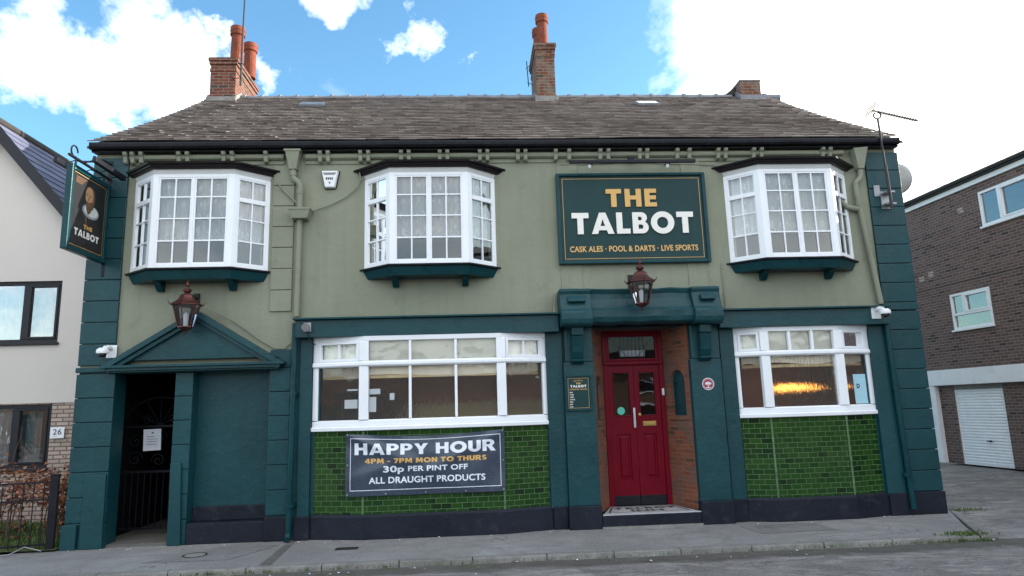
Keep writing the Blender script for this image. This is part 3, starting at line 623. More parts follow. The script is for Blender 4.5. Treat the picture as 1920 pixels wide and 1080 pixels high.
lettering(q, fit(font_text('INN', .03), 2.38, 2.88, .06, .22), lambda u, v: (u, v, .2035))
for x0, y0, x1, y1 in ((2.02, .0, 3.24, .02), (2.14, .50, 3.14, .52)): q.add([(x0, y0, .2032), (x1, y0, .2032), (x1, y1, .2032), (x0, y1, .2032)], [(0, 1, 2, 3)])
q.add([(2.0, -.0, .2032), (2.03, .0, .2032), (2.165, .5, .2032), (2.14, .5, .2032)], [(0, 1, 2, 3)]); q.add([(3.22, .0, .2032), (3.25, .0, .2032), (3.14, .5, .2032), (3.115, .5, .2032)], [(0, 1, 2, 3)])
q.build('lettering', 'mat_black', mt_)
q = MB(); q.box(1.87, 3.38, -.175, -.165, 0, .03); q.build('step_edge', 'stone', pub)
# door set
fr = MB(); fr.box(DX0, DX0+.075, DY-.02, DY+.10, .2, 3.0); fr.box(DX1-.075, DX1, DY-.02, DY+.10, .2, 3.0); fr.box(DX0+.075, DX1-.075, DY-.02, DY+.1, 2.94, 3.0)
fr.box(DX0+.0, DX1-.0, DY-.05, DY-.022, 2.445, 2.50); fr.box(DX0+.075, DX1-.075, DY-.02, DY+.1, 2.43, 2.51)
fr.build('door_frame', 'red', pub, bevel=.008)
tr = MB(); tr.osheet((DX0, DY+.02, 0), (1, 0, 0), (0, 1, 0), UP, .09, DX1-DX0-.09, 0, 2.52, 2.93); to = tr.build('fanlight', 'leadglass', pub)
ld = MB()
for i in range(7): x = 2.655+(i-3)*.065; ld.box(x-.003, x+.003, DY+.012, DY+.018, 2.52, 2.93)
for s in (-1, 1):
    ld.tube([(2.655+s*.06, DY+.015, 2.54), (2.655+s*.36, DY+.015, 2.9)], .004, 4); ld.tube([(2.655+s*.36, DY+.015, 2.54), (2.655+s*.2, DY+.015, 2.74)], .004, 4)
ld.build('leading', 'grey_frame', to)
tf = MB(); tf.box(DX0+.075, DX0+.12, DY-.005, DY+.05, 2.51, 2.94); tf.box(DX1-.12, DX1-.075, DY-.005, DY+.05, 2.51, 2.94); tf.box(DX0+.12, DX1-.12, DY-.005, DY+.05, 2.51, 2.545); tf.box(DX0+.12, DX1-.12, DY-.005, DY+.05, 2.905, 2.94); tf.build('fanlight_frame', 'red', to, bevel=.006)
q = MB(); q.box(2.45, 2.87, DY+.024, DY+.026, 2.58, 2.68); q.build('fanlight_card', 'paper', to)
def door_leaf(x0, x1, first):
    d = MB(); y0, y1 = DY+.012, DY+.06
    gx0, gx1 = x0+.085, x1-.085
    slab(d, rect(x0, x1, .36, 2.43), [rect(gx0, gx1, 1.62, 2.31), rect(gx0+.02, gx1-.02, .62, 1.32)], y0, y1)
    o = d.build('door', 'red', pub, bevel=.006)
    pn = MB(); a, b = gx0+.02, gx1-.02
    pn.box(a, b, y0+.02, y1-.003, .62, 1.32)
    pn.hexa([(a+.025, y0+.0205, .645), (b-.025, y0+.0205, .645), (b-.025, y0+.0205, 1.295), (a+.025, y0+.0205, 1.295)], [(a+.055, y0+.003, .675), (b-.055, y0+.003, .675), (b-.055, y0+.003, 1.265), (a+.055, y0+.003, 1.265)])
    bd = .016
    for (p0, p1, z0, z1) in ((gx0-bd, gx1+bd, 1.62-bd, 1.62), (gx0-bd, gx1+bd, 2.31, 2.31+bd), (gx0-bd, gx0, 1.62, 2.31), (gx1, gx1+bd, 1.62, 2.31)): pn.box(p0, p1, y0-.008, y0+.01, z0, z1)
    pn.build('door_panel', 'red', o, bevel=.005)
    gl = MB(); gl.osheet((0, y0+.024, 0), (1, 0, 0), (0, 1, 0), UP, gx0, gx1, 0, 1.62, 2.31); gl.build('door_glass', 'oldglass', o)
    kp = MB(); kp.box(x0, x1, y0-.004, y1, .205, .358); kp.build('kick_plate', 'black', o, bevel=.008)
    return o
dl = door_leaf(DX0+.078, 2.653, True); dr = door_leaf(2.659, DX1-.078, False)
q = MB(); q.box(2.608, 2.648, DY-.022, DY-.008, 1.42, 1.74); q.box(2.615, 2.641, DY-.008, DY+.012, 1.44, 1.47); q.box(2.615, 2.641, DY-.008, DY+.012, 1.69, 1.72); q.build('pull_handle', 'steel', dl, bevel=.005)
q = MB(); q.box(2.765, 2.985, DY-.002, DY+.012, 1.445, 1.52); q.box(2.79, 2.96, DY-.012, DY-.003, 1.462, 1.503); q.build('letter_plate', 'brass', dr, bevel=.004)
q = MB(); q.lathe([(.0001, 0), (.024, 0), (.024, .012), (.0001, .014)], n=16); q.v = [(2.72+a, DY+.012-c, 1.63+b) for a, b, c in q.v]; q.build('door_lock', 'brass', dr)
q = MB(); q.box(DX1-.055, DX1-.02, DY-.05, DY-.022, 1.93, 2.04); q.box(DX1-.047, DX1-.028, DY-.055, DY-.05, 1.97, 1.99); q.build('doorbell', 'upvc', pub, bevel=.006)

# ------------------------------------------------------------------ shopfront windows on shallow canted bays over glazed tiles
def facet(P, Q):
    P, Q = Vector((*P, 0)), Vector((*Q, 0)); d = (Q-P); L = d.length; d /= L
    return P, d, Vector((d.y, -d.x, 0)), L           # origin, along, outwards, length
def shopfront(pts, bars_mid_top, bars_mid_low, side_bar):
    path = [(p[0], p[1], 0) for p in pts]
    win = MB(); win.sweep([(x, y, 1.535) for x, y, _ in path], [(-.12, 0), (.05, .0), (.055, .05), (.02, .065), (-.12, .065)])
    wo = win.build('window_sill', 'white', None, bevel=.006)
    root = MB(); root.sweep([(x, y, 2.86) for x, y, _ in path], [(-.06, 0), (.02, 0), (.03, .07), (.03, .085), (-.06, .085)])
    root.sweep([(x, y, 1.60) for x, y, _ in path], [(-.06, 0), (.015, 0), (.015, .075), (-.02, .09), (-.06, .09)])
    root.sweep([(x, y, 2.475) for x, y, _ in path], [(-.06, 0), (.02, 0), (.045, .02), (.045, .06), (.02, .085), (-.06, .085)])
    for i, (x, y) in enumerate(pts):                 # posts
        if i in (0, 3):
            _, d, n, L = facet(pts[0], pts[1]) if i == 0 else facet(pts[2], pts[3])
            a0, a1 = (0, .085) if i == 0 else (-.085, 0)
            root.obox((x, y, 0), d, n, UP, a0, a1, -.06, .012, 1.69, 2.475); root.obox((x, y, 0), d, n, UP, a0, a1, -.06, .012, 2.56, 2.86)
        else: 
            root.obox((x, y, 0), Vector((1, 0, 0)), Vector((0, -1, 0)), UP, -.07, .07, -.07, .024, 1.69, 2.475); root.obox((x, y, 0), Vector((1, 0, 0)), Vector((0, -1, 0)), UP, -.07, .07, -.07, .024, 2.56, 2.86)
    P, d, n, L = facet(pts[1], pts[2])
    for t in bars_mid_top: root.obox(P, d, n, UP, t*L-.02, t*L+.02, -.05, .012, 2.56, 2.86)
    for t in bars_mid_low: root.obox(P, d, n, UP, t*L-.02, t*L+.02, -.05, .012, 1.69, 2.475)
    win_o = root.build('window', 'white', pub, bevel=.006); wo.parent = win_o
    for i in range(3):
        P, d, n, L = facet(pts[i], pts[i+1])
        gl, gu = MB(), MB()
        gl.osheet(P, d, n, UP, .03, L-.03, -.04, 1.66, 2.5); gu.osheet(P, d, n, UP, .03, L-.03, -.04, 2.53, 2.89)
        gl.build('lower_pane', 'reeded', win_o); gu.build('upper_pane', 'glass', win_o)
        if i != 1:                                    # opening lights
            sash = MB(); a, b = (.085, L-.07) if i == 0 else (.07, L-.085)
            for a0, a1, z0, z1 in ((a, b, 2.56, 2.60), (a, b, 2.82, 2.86), (a, a+.045, 2.60, 2.82), (b-.045, b, 2.60, 2.82)): sash.obox(P, d, n, UP, a0, a1, -.05, .026, z0, z1)
            if side_bar: sash.obox(P, d, n, UP, (a+b)/2-.015, (a+b)/2+.015, -.05, .015, 2.60, 2.82)
            sash.build('opening_light', 'white', win_o, bevel=.005)
        a0, a1 = (.12, L-.02) if i == 0 else (.07, L-.02) if i == 1 else (.04, L-.13)      # roller blind with a fringe
        drop = 2.34+random.uniform(-.015, .02); N = 24
        vs = []; bl = MB()
        for k in range(N+1):
            u = a0+(a1-a0)*k/N; o = -.085+.005*math.sin(k*1.9)
            for z, e in ((2.92, 0), (2.58, .002), (drop+.02*math.sin(k*.23+i), 0)): vs.append(P+d*u+n*(o+e)+UP*z)
        bl.add(vs, [(k*3+j, (k+1)*3+j, (k+1)*3+j+1, k*3+j+1) for k in range(N) for j in range(2)]); bo_ = bl.build('blind', 'cream', win_o)
        fg = MB(); fg.obox(P, d, n, UP, a0, a1, -.095, -.092, 2.30, 2.345); fg.build('blind_fringe', 'tan', win_o)
    tw = MB(); tw.sweep([(x, y, .33) for x, y, _ in path], [(-.02, 0), (.0, 0), (.0, 1.204), (-.02, 1.204)])
    to = tw.build('tiled_panel', 'tile', pub)
    for i in (1, 2):
        bd = MB(); x, y = pts[i]; bd.tube([(x, y+.006, .34), (x, y+.006, 1.53)], .016, 8); bd.build('corner_bead', 'bead', to)
    pb = MB(); pb.sweep([(x, y, 0) for x, y, _ in path], [(-.10, 0), (.045, 0), (.04, .31), (.028, .345), (-.10, .345)])
    pb.build('plinth', 'plinth', pub, bevel=.01)
    return win_o
shopfront([(-2.41, .01), (-1.62, -.19), (.44, -.19), (1.16, .01)], (1/3, 2/3), (1/3, 2/3), True)
shopfront([(4.12, .01), (4.57, -.15), (5.76, -.15), (6.35, .01)], (.345, .655), (), False)
for x0, x1, y in ((-2.64, -2.41, -.075), (1.17, 1.383, -.065), (1.385, 1.875, -.16), (3.375, 3.885, -.16), (3.89, 4.12, -.065), (6.35, 6.62, -.075), (6.625, 7.25, -.065)):
    q = MB(); q.box(x0, x1, y, 0, 0, .335); q.build('plinth', 'plinth', pub, bevel=.012)

# ------------------------------------------------------------------ upper bay windows
BP = .37
def bpoly(d): return [(-1.04-1.55*d, 0), (-.6-.363*d, -BP-d), (.6+.363*d, -BP-d), (1.04+1.55*d, 0)]
def layer(mb, d0, d1, z0, z1):
    a, b = bpoly(d0), bpoly(d1)
    mb.add([(x, y, z0) for x, y in a]+[(x, y, z1) for x, y in b], [(3, 2, 1, 0), (4, 5, 6, 7)]+[(i, (i+1) % 4, 4+(i+1) % 4, 4+i) for i in range(4)])
def bay_window(cx):
    bp = bpoly(0)
    f = MB()
    F = [facet(bp[i], bp[i+1]) for i in range(3)]
    TOP = 1.46
    def bar(fc, a0, a1, z0, z1, n0=-.05, n1=.0): f.obox(fc[0], fc[1], fc[2], UP, a0, a1, n0, n1, z0, z1)
    for x, y in bp[1:3]:                              # corner posts
        s = -1 if x < 0 else 1
        f.prism([(x, y, .0), (x-s*.085, y, 0), (x-s*.085, y+.06, 0), (x-s*.0, y+.10, 0), (x+s*.06, y+.052, 0)], (0, 0, TOP))
    for i, fc in enumerate(F):
        P, d, n, L = fc
        e0, e1 = (.05, .075) if i == 0 else (.085, .085) if i == 1 else (.075, .05)
        bar(fc, e0, L-e1, 0, .06); bar(fc, e0, L-e1, TOP-.05, TOP)
        if i == 0: bar(fc, 0, e0, 0, TOP)
        if i == 2: bar(fc, L-e1, L, 0, TOP)
    fo = f.build('bay_window', 'white', pub, bevel=.004)
    fo.location = (cx, 0, 4.0)
    s = MB(); s2 = MB()
    zr = [.075, .40, .445, .755, .775, 1.085, 1.115, 1.40]
    def bars(mb, fc, cols, u0, u1, toplight, fw=.024, n0=-.04, n1=-.006):
        B = lambda a0, a1, z0, z1, k=0.0: mb.obox(fc[0], fc[1], fc[2], UP, a0, a1, n0, n1+k, z0, z1)
        B(u0, u0+fw, .06, 1.41); B(u1-fw, u1, .06, 1.41); B(u0+fw, u1-fw, .06, .08); B(u0+fw, u1-fw, 1.385, 1.41)
        for z0, z1 in ((.405, .43), (.752, .774)): B(u0+fw, u1-fw, z0, z1, -.004)
        B(u0+fw, u1-fw, 1.035 if toplight else 1.09, 1.105 if toplight else 1.112, .008 if toplight else -.004)
        um = (u0+u1)/2; B(um-.011, um+.011, .08, 1.385, -.002)
    P, d, n, L = F[1]
    bars(s, F[1], 2, .085, L/2-.017, False); s.build('casement', 'white', fo, bevel=.0025, seg=1); s = MB()
    bars(s, F[1], 2, L/2+.017, L-.085, False); s.build('casement', 'white', fo, bevel=.0025, seg=1); s = MB()
    s.obox(P, d, n, UP, L/2-.0165, L/2+.0165, -.05, .0, .06, 1.41); s.build('mullion', 'white', fo, bevel=.0025, seg=1)
    bars(s2, F[0], 2, .05, F[0][3]-.075, True); s2.build('casement', 'white', fo, bevel=.0025, seg=1)
    s2 = MB(); bars(s2, F[2], 2, .075, F[2][3]-.05, True); s2.build('casement', 'white', fo, bevel=.0025, seg=1)
    for i, fc in enumerate(F): gl = MB(); gl.osheet(fc[0], fc[1], fc[2], UP, .04, fc[3]-.04, -.028, .06, 1.41); gl.build('pane', 'oldglass', fo)
    for i, fc in enumerate(F):                        # net curtains, scalloped hem
        cu = MB(); P, d, n, L = fc; N = 90 if i == 1 else 44; vs = []
        for k in range(N+1):
            u = .07+(L-.14)*k/N; o = -.10-(.016+.006*math.sin(cx*3+i))*math.sin(u*(54+9*math.sin(cx*2.3+i*2))+cx)-.010*math.sin(u*(17+6*math.sin(cx+i))+cx*2)
            hem = .43+.018*abs(math.sin(u*22+cx))
            for z in (1.40, 1.0, .7, hem): vs.append(P+d*u+n*(o*(1.0 if z > .5 else 1.1))+UP*z)
        cu.add(vs, [(k*4+j, (k+1)*4+j, (k+1)*4+j+1, k*4+j+1) for k in range(N) for j in range(3)]); cu.build('net_curtain', 'lace', fo, smooth=True)
    hz = MB(); layer(hz, -.01, .012, TOP+.001, TOP+.075); hz.build('frieze', 'frieze', fo, bevel=.004)
    co = MB(); layer(co, .05, .06, TOP+.077, TOP+.10); layer(co, .075, .085, TOP+.102, TOP+.130); layer(co, .115, .125, TOP+.132, TOP+.160); layer(co, .13, .06, TOP+.162, TOP+.185)
    co.build('cornice', 'cornice', fo, bevel=.006)
    si = MB(); layer(si, .045, .05, -.032, -.002); so = si.build('sill', 'black', fo, bevel=.006)
    ap = MB(); layer(ap, -.035, .012, -.17, -.034); ap.build('apron', 'wood_green', fo, bevel=.006)
    for x in (-.54, .54):
        br = MB(); br.prism([(x-.05, .0, -.30), (x-.05, -.06, -.30), (x-.05, -.17, -.21), (x-.05, -.24, -.172), (x-.05, 0, -.172)], (.1, 0, 0))
        br.build('bay_bracket', 'wood_green', fo, bevel=.008)
    return fo
for c in BAYS: bay_window(c)
# ------------------------------------------------------------------ roof, eaves, chimneys
EY, EZ, RY, RZ = -.21, 6.055, 4.35, 9.0
sl = Vector((0, RY-EY, RZ-EZ)); SL = sl.length; sdir = sl/SL; snrm = Vector((0, -sdir.z, sdir.y))
def sag(x, t): return -.05*math.sin(math.pi*t)+.018*mnoise.noise(Vector((x*.5, t*2.2, 4)))
rf = MB(); NC = 28; GA = SL/NC; TW = .268
for i in range(NC):
    off = (i % 2)*TW/2+random.uniform(-.02, .02); x = XL-.05-off; first = True
    while x < XR+.04:
        x0 = max(x+random.uniform(.001, .005), XL-.05); x1 = min(x+TW-random.uniform(.001, .005), XR+.03); x += TW
        if x1-x0 < .04: continue
        s0 = i*GA+random.uniform(-.008, .008); s1 = (i+1)*GA+.06; lift = .031+random.uniform(0, .007)
        if random.random() < .012: s0 -= .03; lift += .01
        if x0 < XL or x1 > XR: s0 = i*GA; lift = .028
        tl = random.uniform(-.004, .004); t = i/NC
        def P(xx, s, h): return Vector((xx, EY, EZ))+sdir*s+snrm*(h+sag(xx, min(1, s/SL)))
        b0, b1 = P(x0, s0, lift+tl), P(x1, s0, lift-tl); c0, c1 = P(x0, s0, lift-.017), P(x1, s0, lift-.017); u0, u1 = P(x0, s1, .003), P(x1, s1, .003)
        n0 = len(rf.f); rf.add([b0, b1, u1, u0, c0, c1], [(0, 1, 2, 3), (4, 5, 1, 0), (4, 0, 3), (5, 2, 1)])
        tone = min(1, max(0, random.gauss(.5, .13)+.35*mnoise.noise(Vector((x*.6, i*.14, 2)))))
        rf.tone += [tone]*(len(rf.f)-n0)
rb = MB()
rb.prism([(XL-.06, EY+.02, EZ-.06), (XL-.06, RY, RZ-.06), (XL-.06, RY, RZ-.16), (XL-.06, EY+.02, EZ-.10)], (XR-XL+.10, 0, 0))
rb.prism([(XL-.06, RY, RZ-.06), (XL-.06, 9.06, EZ-.0), (XL-.06, 9.06, EZ-.08), (XL-.06, RY, RZ-.16)], (XR-XL+.10, 0, 0))
ro = rb.build('roof', 'darkroof', pub)
rf.build('roof_slates', 'slates', ro)
rd = MB(); x = XL-.05
while x < XR:
    L = .395; h = random.uniform(-.008, .008)
    if not ((-5.8 < x < -5.2) or (1.4 < x < 1.95) or (6.2 < x < 6.9)):
        rd.tube([(x, RY, RZ-.035+h), (x+L-.01, RY, RZ-.035+h)], .085, 10); rd.tube([(x-.025, RY, RZ-.03+h), (x+.035, RY, RZ-.03+h)], .108, 10)
    x += L
rd.build('ridge_tile', 'lead', ro)
def skylight(x0, x1, s, mt):
    a, b = Vector((x0, EY, EZ))+sdir*s, Vector((x1, EY, EZ))+sdir*s; k = MB()
    k.obox(a, Vector((1, 0, 0)), sdir, snrm, 0, x1-x0, 0, .34, .0, .055); o = k.build('skylight', 'lead', ro, bevel=.006)
    k = MB(); k.obox(a, Vector((1, 0, 0)), sdir, snrm, .03, x1-x0-.03, .03, .31, .056, .06); k.build('skylight_pane', mt, o)
skylight(-3.55, -3.05, 3.95, 'galv'); skylight(3.72, 4.2, 3.95, 'palewhite')
gt = MB(); gx = [XL-.015+i*(XR-XL-.02)/24 for i in range(25)]
gt.sweep([(x, -.175, 5.985+.008*mnoise.noise(Vector((x*.4, 0, 1)))) for x in gx], [(-.042, .055), (-.038, .008), (-.023, -.018), (0, -.030), (.027, -.026), (.046, -.008), (.055, .03), (.055, .058), (.048, .058), (.046, .03), (.023, -.014), (0, -.020), (-.023, -.008), (-.034, .055)])
for x in gx[::2]: gt.box(x-.015, x+.015, -.23, -.1, 5.948, 5.956)
gt.build('gutter', 'black', pub)
sf = MB(); sf.box(XL-.03, XR+.0, -.112, -.09, 5.925, 6.05); sf.box(XL-.02, XR+.0, -.09, .0, 5.925, 5.95); sf.build('eaves_board', 'black', pub)
cr = MB()
def rail(x0, x1): cr.sweep([(x0, 0, 5.80), (x1, 0, 5.80)], [(0, 0), (.05, .0), (.085, .02), (.095, .055), (.075, .085), (0, .09)]); cr.box(x0, x1, -.02, 0, 5.735, 5.80)
rail(-5.31, -2.93); rail(-2.60, 6.28)
cr.build('eaves_moulding', 'olive', pub, bevel=.004)
em = MB()
brx = [-5.36]
for a, b in ((295, 310), (375, 390), (453, 468), (527, 0), (623, 637), (695, 709), (768, 782), (838, 852), (911, 925), (981, 995), (1051, 1076), (1134, 1149), (1208, 1222), (1279, 1302), (1357, 1371), (1425, 1440), (1559, 1573)):
    for px in (a, b):
        if px: brx.append((px-923.5)/113.2+.30)
em2 = None
for i, x in enumerate(brx):
    if x > 6.28: continue
    b = MB(); b.prism([(x-.03, 0, 5.742), (x-.03, -.075, 5.742), (x-.03, -.10, 5.76), (x-.03, -.11, 5.85), (x-.03, -.12, 5.855), (x-.03, -.145, 5.88), (x-.03, -.145, 5.922), (x-.03, 0, 5.922)], (.06, 0, 0))
    b.build('eaves_bracket', 'olive', pub, bevel=.006)

def chimney(x0, x1, y0, y1, zb, zt, mat, pots, stub=False):
    m_ = MB(); m_.box(x0, x1, y0, y1, zb, zt-.16 if not stub else zt)
    o = m_.build('chimney', mat, pub, bevel=.008)
    if not stub:
        c = MB(); c.box(x0-.015, x1+.015, y0-.015, y1+.015, zt-.33, zt-.255); c.box(x0-.03, x1+.03, y0-.03, y1+.03, zt-.16, zt-.08); c.box(x0-.05, x1+.05, y0-.05, y1+.05, zt-.079, zt); c.build('chimney_cap', mat, o, bevel=.008)
        c = MB(); c.box(x0+.04, x1-.04, y0+.04, y1-.04, zt, zt+.05); c.build('flaunching', 'stone', o, bevel=.03)
    else:
        c = MB(); c.prism([(x0-.015, y0-.015, zt-.02), (x1+.015, y0-.015, zt-.02), (x1+.015, y1, zt-.02), (x0-.015, y1, zt-.02)], (0, 0, .05)); c.build('chimney_cap', 'stone', o, bevel=.015)
    for px, py, h, r in pots:
        p = MB(); p.lathe([(r*1.0, 0), (r*.98, h*.3), (r*.93, h*.72), (r*.95, h*.76), (r*1.14, h*.78), (r*1.16, h*.82), (r*1.12, h*.825), (r*1.13, h*.88), (r*1.18, h*.89), (r*1.17, h*.93), (r*1.13, h*.94), (r*1.12, h), (r*.9, h), (r*.88, h*.85)], (px, py, zt+.0), 20); p.build('chimney_pot', 'terracotta', o, smooth=False)
    f = MB()                                          # lead and mortar where it meets the slope
    zf = lambda y: EZ+(y-EY)*(RZ-EZ)/(RY-EY)
    f.box(x0-.05, x1+.05, y0-.09, y0-.0, zf(y0)-.08, zf(y0)+.06)
    for xs in (x0-.035, x1+.002):
        f.prism([(xs, y0, zf(y0)-.02), (xs, y0, zf(y0)+.12), (xs, RY, RZ+.13), (xs, RY, RZ-.03)], (.033, 0, 0))
    f.build('flashing', 'stone' if not stub else 'lead', o, bevel=.008)
    return o
chimney(-5.76, -5.20, 4.0, 5.45, 8.3, 9.80, 'chimney', [(-5.30, 4.30, .92, .145), (-5.22, 4.95, .88, .145)])
chimney(1.61, 2.05, 3.95, 5.1, 8.3, 10.15, 'chimney_patch', [(1.82, 4.2, .86, .135), (1.80, 4.8, .86, .14)])
chimney(6.46, 6.95, 4.05, 4.65, 8.4, 9.27, 'chimney_patch', [], True)
q = MB(); q.prism([(5.95, RY-.05, RZ+.02), (6.46, RY-.05, RZ+.02), (6.46, RY-.05, 9.24), (6.38, RY-.05, 9.2), (6.2, RY-.05, 9.06)], (0, .12, 0)); q.build('ridge_fillet', 'darkroof', ro, bevel=.02)

# ------------------------------------------------------------------ pipes and cables
d = MB()                                              # left downpipe with its hopper heads
d.prism([(-2.88, -.19, 5.90), (-2.66, -.19, 5.90), (-2.715, -.14, 5.62), (-2.825, -.14, 5.62)], (0, .16, 0)); d.box(-2.90, -2.64, -.20, -.02, 5.90, 5.93)
d.tube([(-2.77, -.08, 5.66), (-2.77, -.08, 5.52), (-2.755, -.08, 5.47), (-2.68, -.08, 5.41), (-2.655, -.08, 5.34), (-2.655, -.08, 4.95)], .045, 12)
d.tube([(-2.655, -.08, 5.30), (-2.655, -.08, 5.22)], .053, 12); d.tube([(-2.77, -.08, 5.58), (-2.77, -.08, 5.52)], .053, 12)
d.hexa([(-2.76, -.19, 4.80), (-2.52, -.19, 4.80), (-2.52, -.01, 4.80), (-2.76, -.01, 4.80)], [(-2.79, -.22, 4.93), (-2.47, -.22, 4.93), (-2.47, -.01, 4.93), (-2.79, -.01, 4.93)]); d.box(-2.80, -2.46, -.23, -.01, 4.932, 4.96)
d.tube([(-2.655, -.07, 4.80), (-2.665, -.07, 3.27)], .043, 12)
d.build('downpipe', 'olive', pub)
d = MB(); d.tube([(-2.67, -.12, 3.16), (-2.675, -.12, 1.5), (-2.69, -.12, .12), (-2.69, -.15, .05), (-2.69, -.20, .03)], .042, 12); 
for z in (2.1, .5): d.tube([(-2.672, -.12, z-.03), (-2.672, -.12, z+.03)], .052, 12); d.box(-2.73, -2.61, -.1, -.02, z-.02, z+.02)
d.build('downpipe', 'wood_green', pub)
d = MB()
d.prism([(6.40, -.19, 5.88), (6.64, -.19, 5.90), (6.575, -.13, 5.55), (6.475, -.13, 5.55)], (0, .15, 0))
d.tube([(6.53, -.07, 5.58), (6.53, -.07, 5.44), (6.50, -.07, 5.38), (6.43, -.07, 5.31), (6.42, -.07, 5.22), (6.60, -.07, 3.27)], .043, 12)
d.tube([(6.425, -.07, 5.0), (6.44, -.07, 4.92)], .052, 12); d.tube([(6.10, -.06, 5.03), (6.24, -.06, 4.90), (6.42, -.07, 4.86)], .042, 10)
d.build('downpipe', 'olive', pub)
d = MB(); d.tube([(6.62, -.11, 3.16), (6.645, -.11, 1.5), (6.68, -.11, .10)], .042, 12)
for z in (2.0, .6): d.tube([(6.645, -.11, z-.03), (6.645, -.11, z+.03)], .052, 12)
d.build('downpipe', 'wood_green', pub)
d = MB(); d.tube([(-3.02, -.10, 5.42), (-2.95, -.06, 5.33), (-2.62, -.05, 4.98)], .014, 8); d.build('waste_pipe', 'olive', pub)
for pts, r_ in (([(-1.74, -.05, 5.58), (-1.72, -.03, 5.48), (-1.78, -.03, 5.34), (-1.95, -.03, 5.18), (-2.2, -.03, 5.05), (-2.46, -.04, 4.96), (-2.50, -.04, 4.90)], .011),
        ([(-4.0, -.16, 3.43), (-3.6, -.03, 3.22), (-3.2, -.02, 2.92), (-3.0, -.02, 2.80), (-2.85, -.02, 2.79), (-2.72, -.03, 2.9), (-2.71, -.03, 3.2)], .009),
        ([(4.05, -.02, 4.0), (4.06, -.02, 3.26)], .008), ([(1.32, -.06, 3.55), (1.30, -.08, 3.35), (1.27, -.26, 3.22)], .012), ([(3.90, -.1, 3.38), (3.96, -.05, 3.27)], .012),
        ([(4.1, -.02, 5.66), (2.8, -.02, 5.72), (1.5, -.02, 5.69)], .007)):
    d = MB(); d.tube(pts, r_, 6); d.build('cable', 'olive', pub)

# ------------------------------------------------------------------ name board and its light bar
sb = empty('name_board', 'large dark green pub name board with gold and cream raised letters above the doorway', 'sign', (2.64, 0, 4.02))
L0 = (2.64, 0, 4.02)
def sub(mb, name, mat, parent, loc, **kw):            # mesh given in world coordinates, hung under an empty at loc
    mb.v = [tuple(Vector(v)-Vector(loc)) for v in mb.v]; return mb.build(name, mat, parent, **kw)
q = MB(); q.box(1.45, 3.83, -.06, -.015, 4.05, 5.48); sub(q, 'panel', 'sign', sb, L0)
q = MB()
for a in ((1.41, 1.47, 4.01, 5.52), (3.81, 3.87, 4.01, 5.52)): q.box(a[0], a[1], -.095, -.012, a[2], a[3])
q.box(1.47, 3.81, -.095, -.012, 4.01, 4.06); q.box(1.47, 3.81, -.095, -.012, 5.47, 5.52); sub(q, 'frame', 'wood_green', sb, L0, bevel=.012)
q = MB(); yb = -.0625
for a in ((1.51, 3.77, 5.425, 5.432), (1.51, 3.77, 4.095, 4.102), (1.51, 1.517, 4.102, 5.425), (3.763, 3.77, 4.102, 5.425)): q.box(a[0], a[1], yb, -.06, a[2], a[3])
sub(q, 'border_line', 'gold', sb, L0)
pl_ = lambda u, v, t=0.0: (u, -.061-t, v)
q = MB(); lettering(q, fit(geo_text('THE', .17), 2.215, 3.045, 4.945, 5.245), pl_, .022); sub(q, 'lettering', 'gold', sb, L0)
q = MB(); lettering(q, fit(geo_text('TALBOT', .12), 1.64, 3.625, 4.487, 4.86), pl_, .025); sub(q, 'lettering', 'cream_l', sb, L0)
q = MB(); lettering(q, fit(font_text('CASK ALES \u00b7 POOL & DARTS \u00b7 LIVE SPORTS', .022), 1.595, 3.675, 4.208, 4.305), lambda u, v, t=0: (u, -.0625, v)); sub(q, 'lettering', 'gold', sb, L0)
lb = empty('light_bar', 'thin black light bar with two small spotlights above the name board', 'light fitting', (2.6, 0, 5.6)); L1 = (2.6, 0, 5.6)
q = MB(); q.box(1.60, 3.64, -.37, -.32, 5.59, 5.64)
for x in (2.0, 3.25): q.tube([(x, -.33, 5.62), (x, -.0, 5.68)], .012, 8)
sub(q, 'bar', 'black', lb, L1, bevel=.004)
for x in (1.95, 3.20):
    q = MB(); q.tube([(x+.02, -.34, 5.60), (x, -.345, 5.545)], .010, 8); q.tube([(x+.005, -.35, 5.575), (x-.035, -.41, 5.515)], .022, 12, .034); so = sub(q, 'spotlight', 'black', lb, L1)
    q = MB(); q.tube([(x-.036, -.4115, 5.5138), (x-.038, -.4145, 5.511)], .03, 12); sub(q, 'lens', 'bulb', so, L1)

# ------------------------------------------------------------------ banner, menu board, plaque, notices
bn = empty('banner', 'navy vinyl happy hour banner pinned over the green tiles below the left shopfront window', 'banner', (-.7, -.24, .62)); L2 = (-.7, -.24, .62)
def wrinkle(u, v):                                    # u, v from 0 to 1
    a = .016*math.exp(-((v-(1-.95*u*1.3))/.10)**2)*math.exp(-u*1.3)+.014*math.exp(-((v-(1-1.3*(1-u)*1.0))/.09)**2)*math.exp(-(1-u)*1.6)
    b = .012*math.exp(-((v-(1-.5*u*2))/.07)**2)*math.exp(-u*2.5)+.010*math.exp(-((v-(.25+.8*u))/.12)**2)*math.exp(-((u-.2)/.3)**2)
    s = .018*math.sin(math.pi*u)*math.sin(math.pi*min(1, v*1.02))+.006*math.sin(u*9+v*5)+.004*math.sin(u*21-v*9)
    return -(1.7*a+1.7*b+s)
def bp_(u, v, t=0.0):
    sagv = -.055*math.sin(math.pi*u)**1.2*v**3
    x = -1.865+2.315*u+(.0)*v; z = .605+.885*v+sagv+.012*u*0
    return (x, -.232+wrinkle(u, v)-t, z)
q = MB(); nu, nv = 80, 36
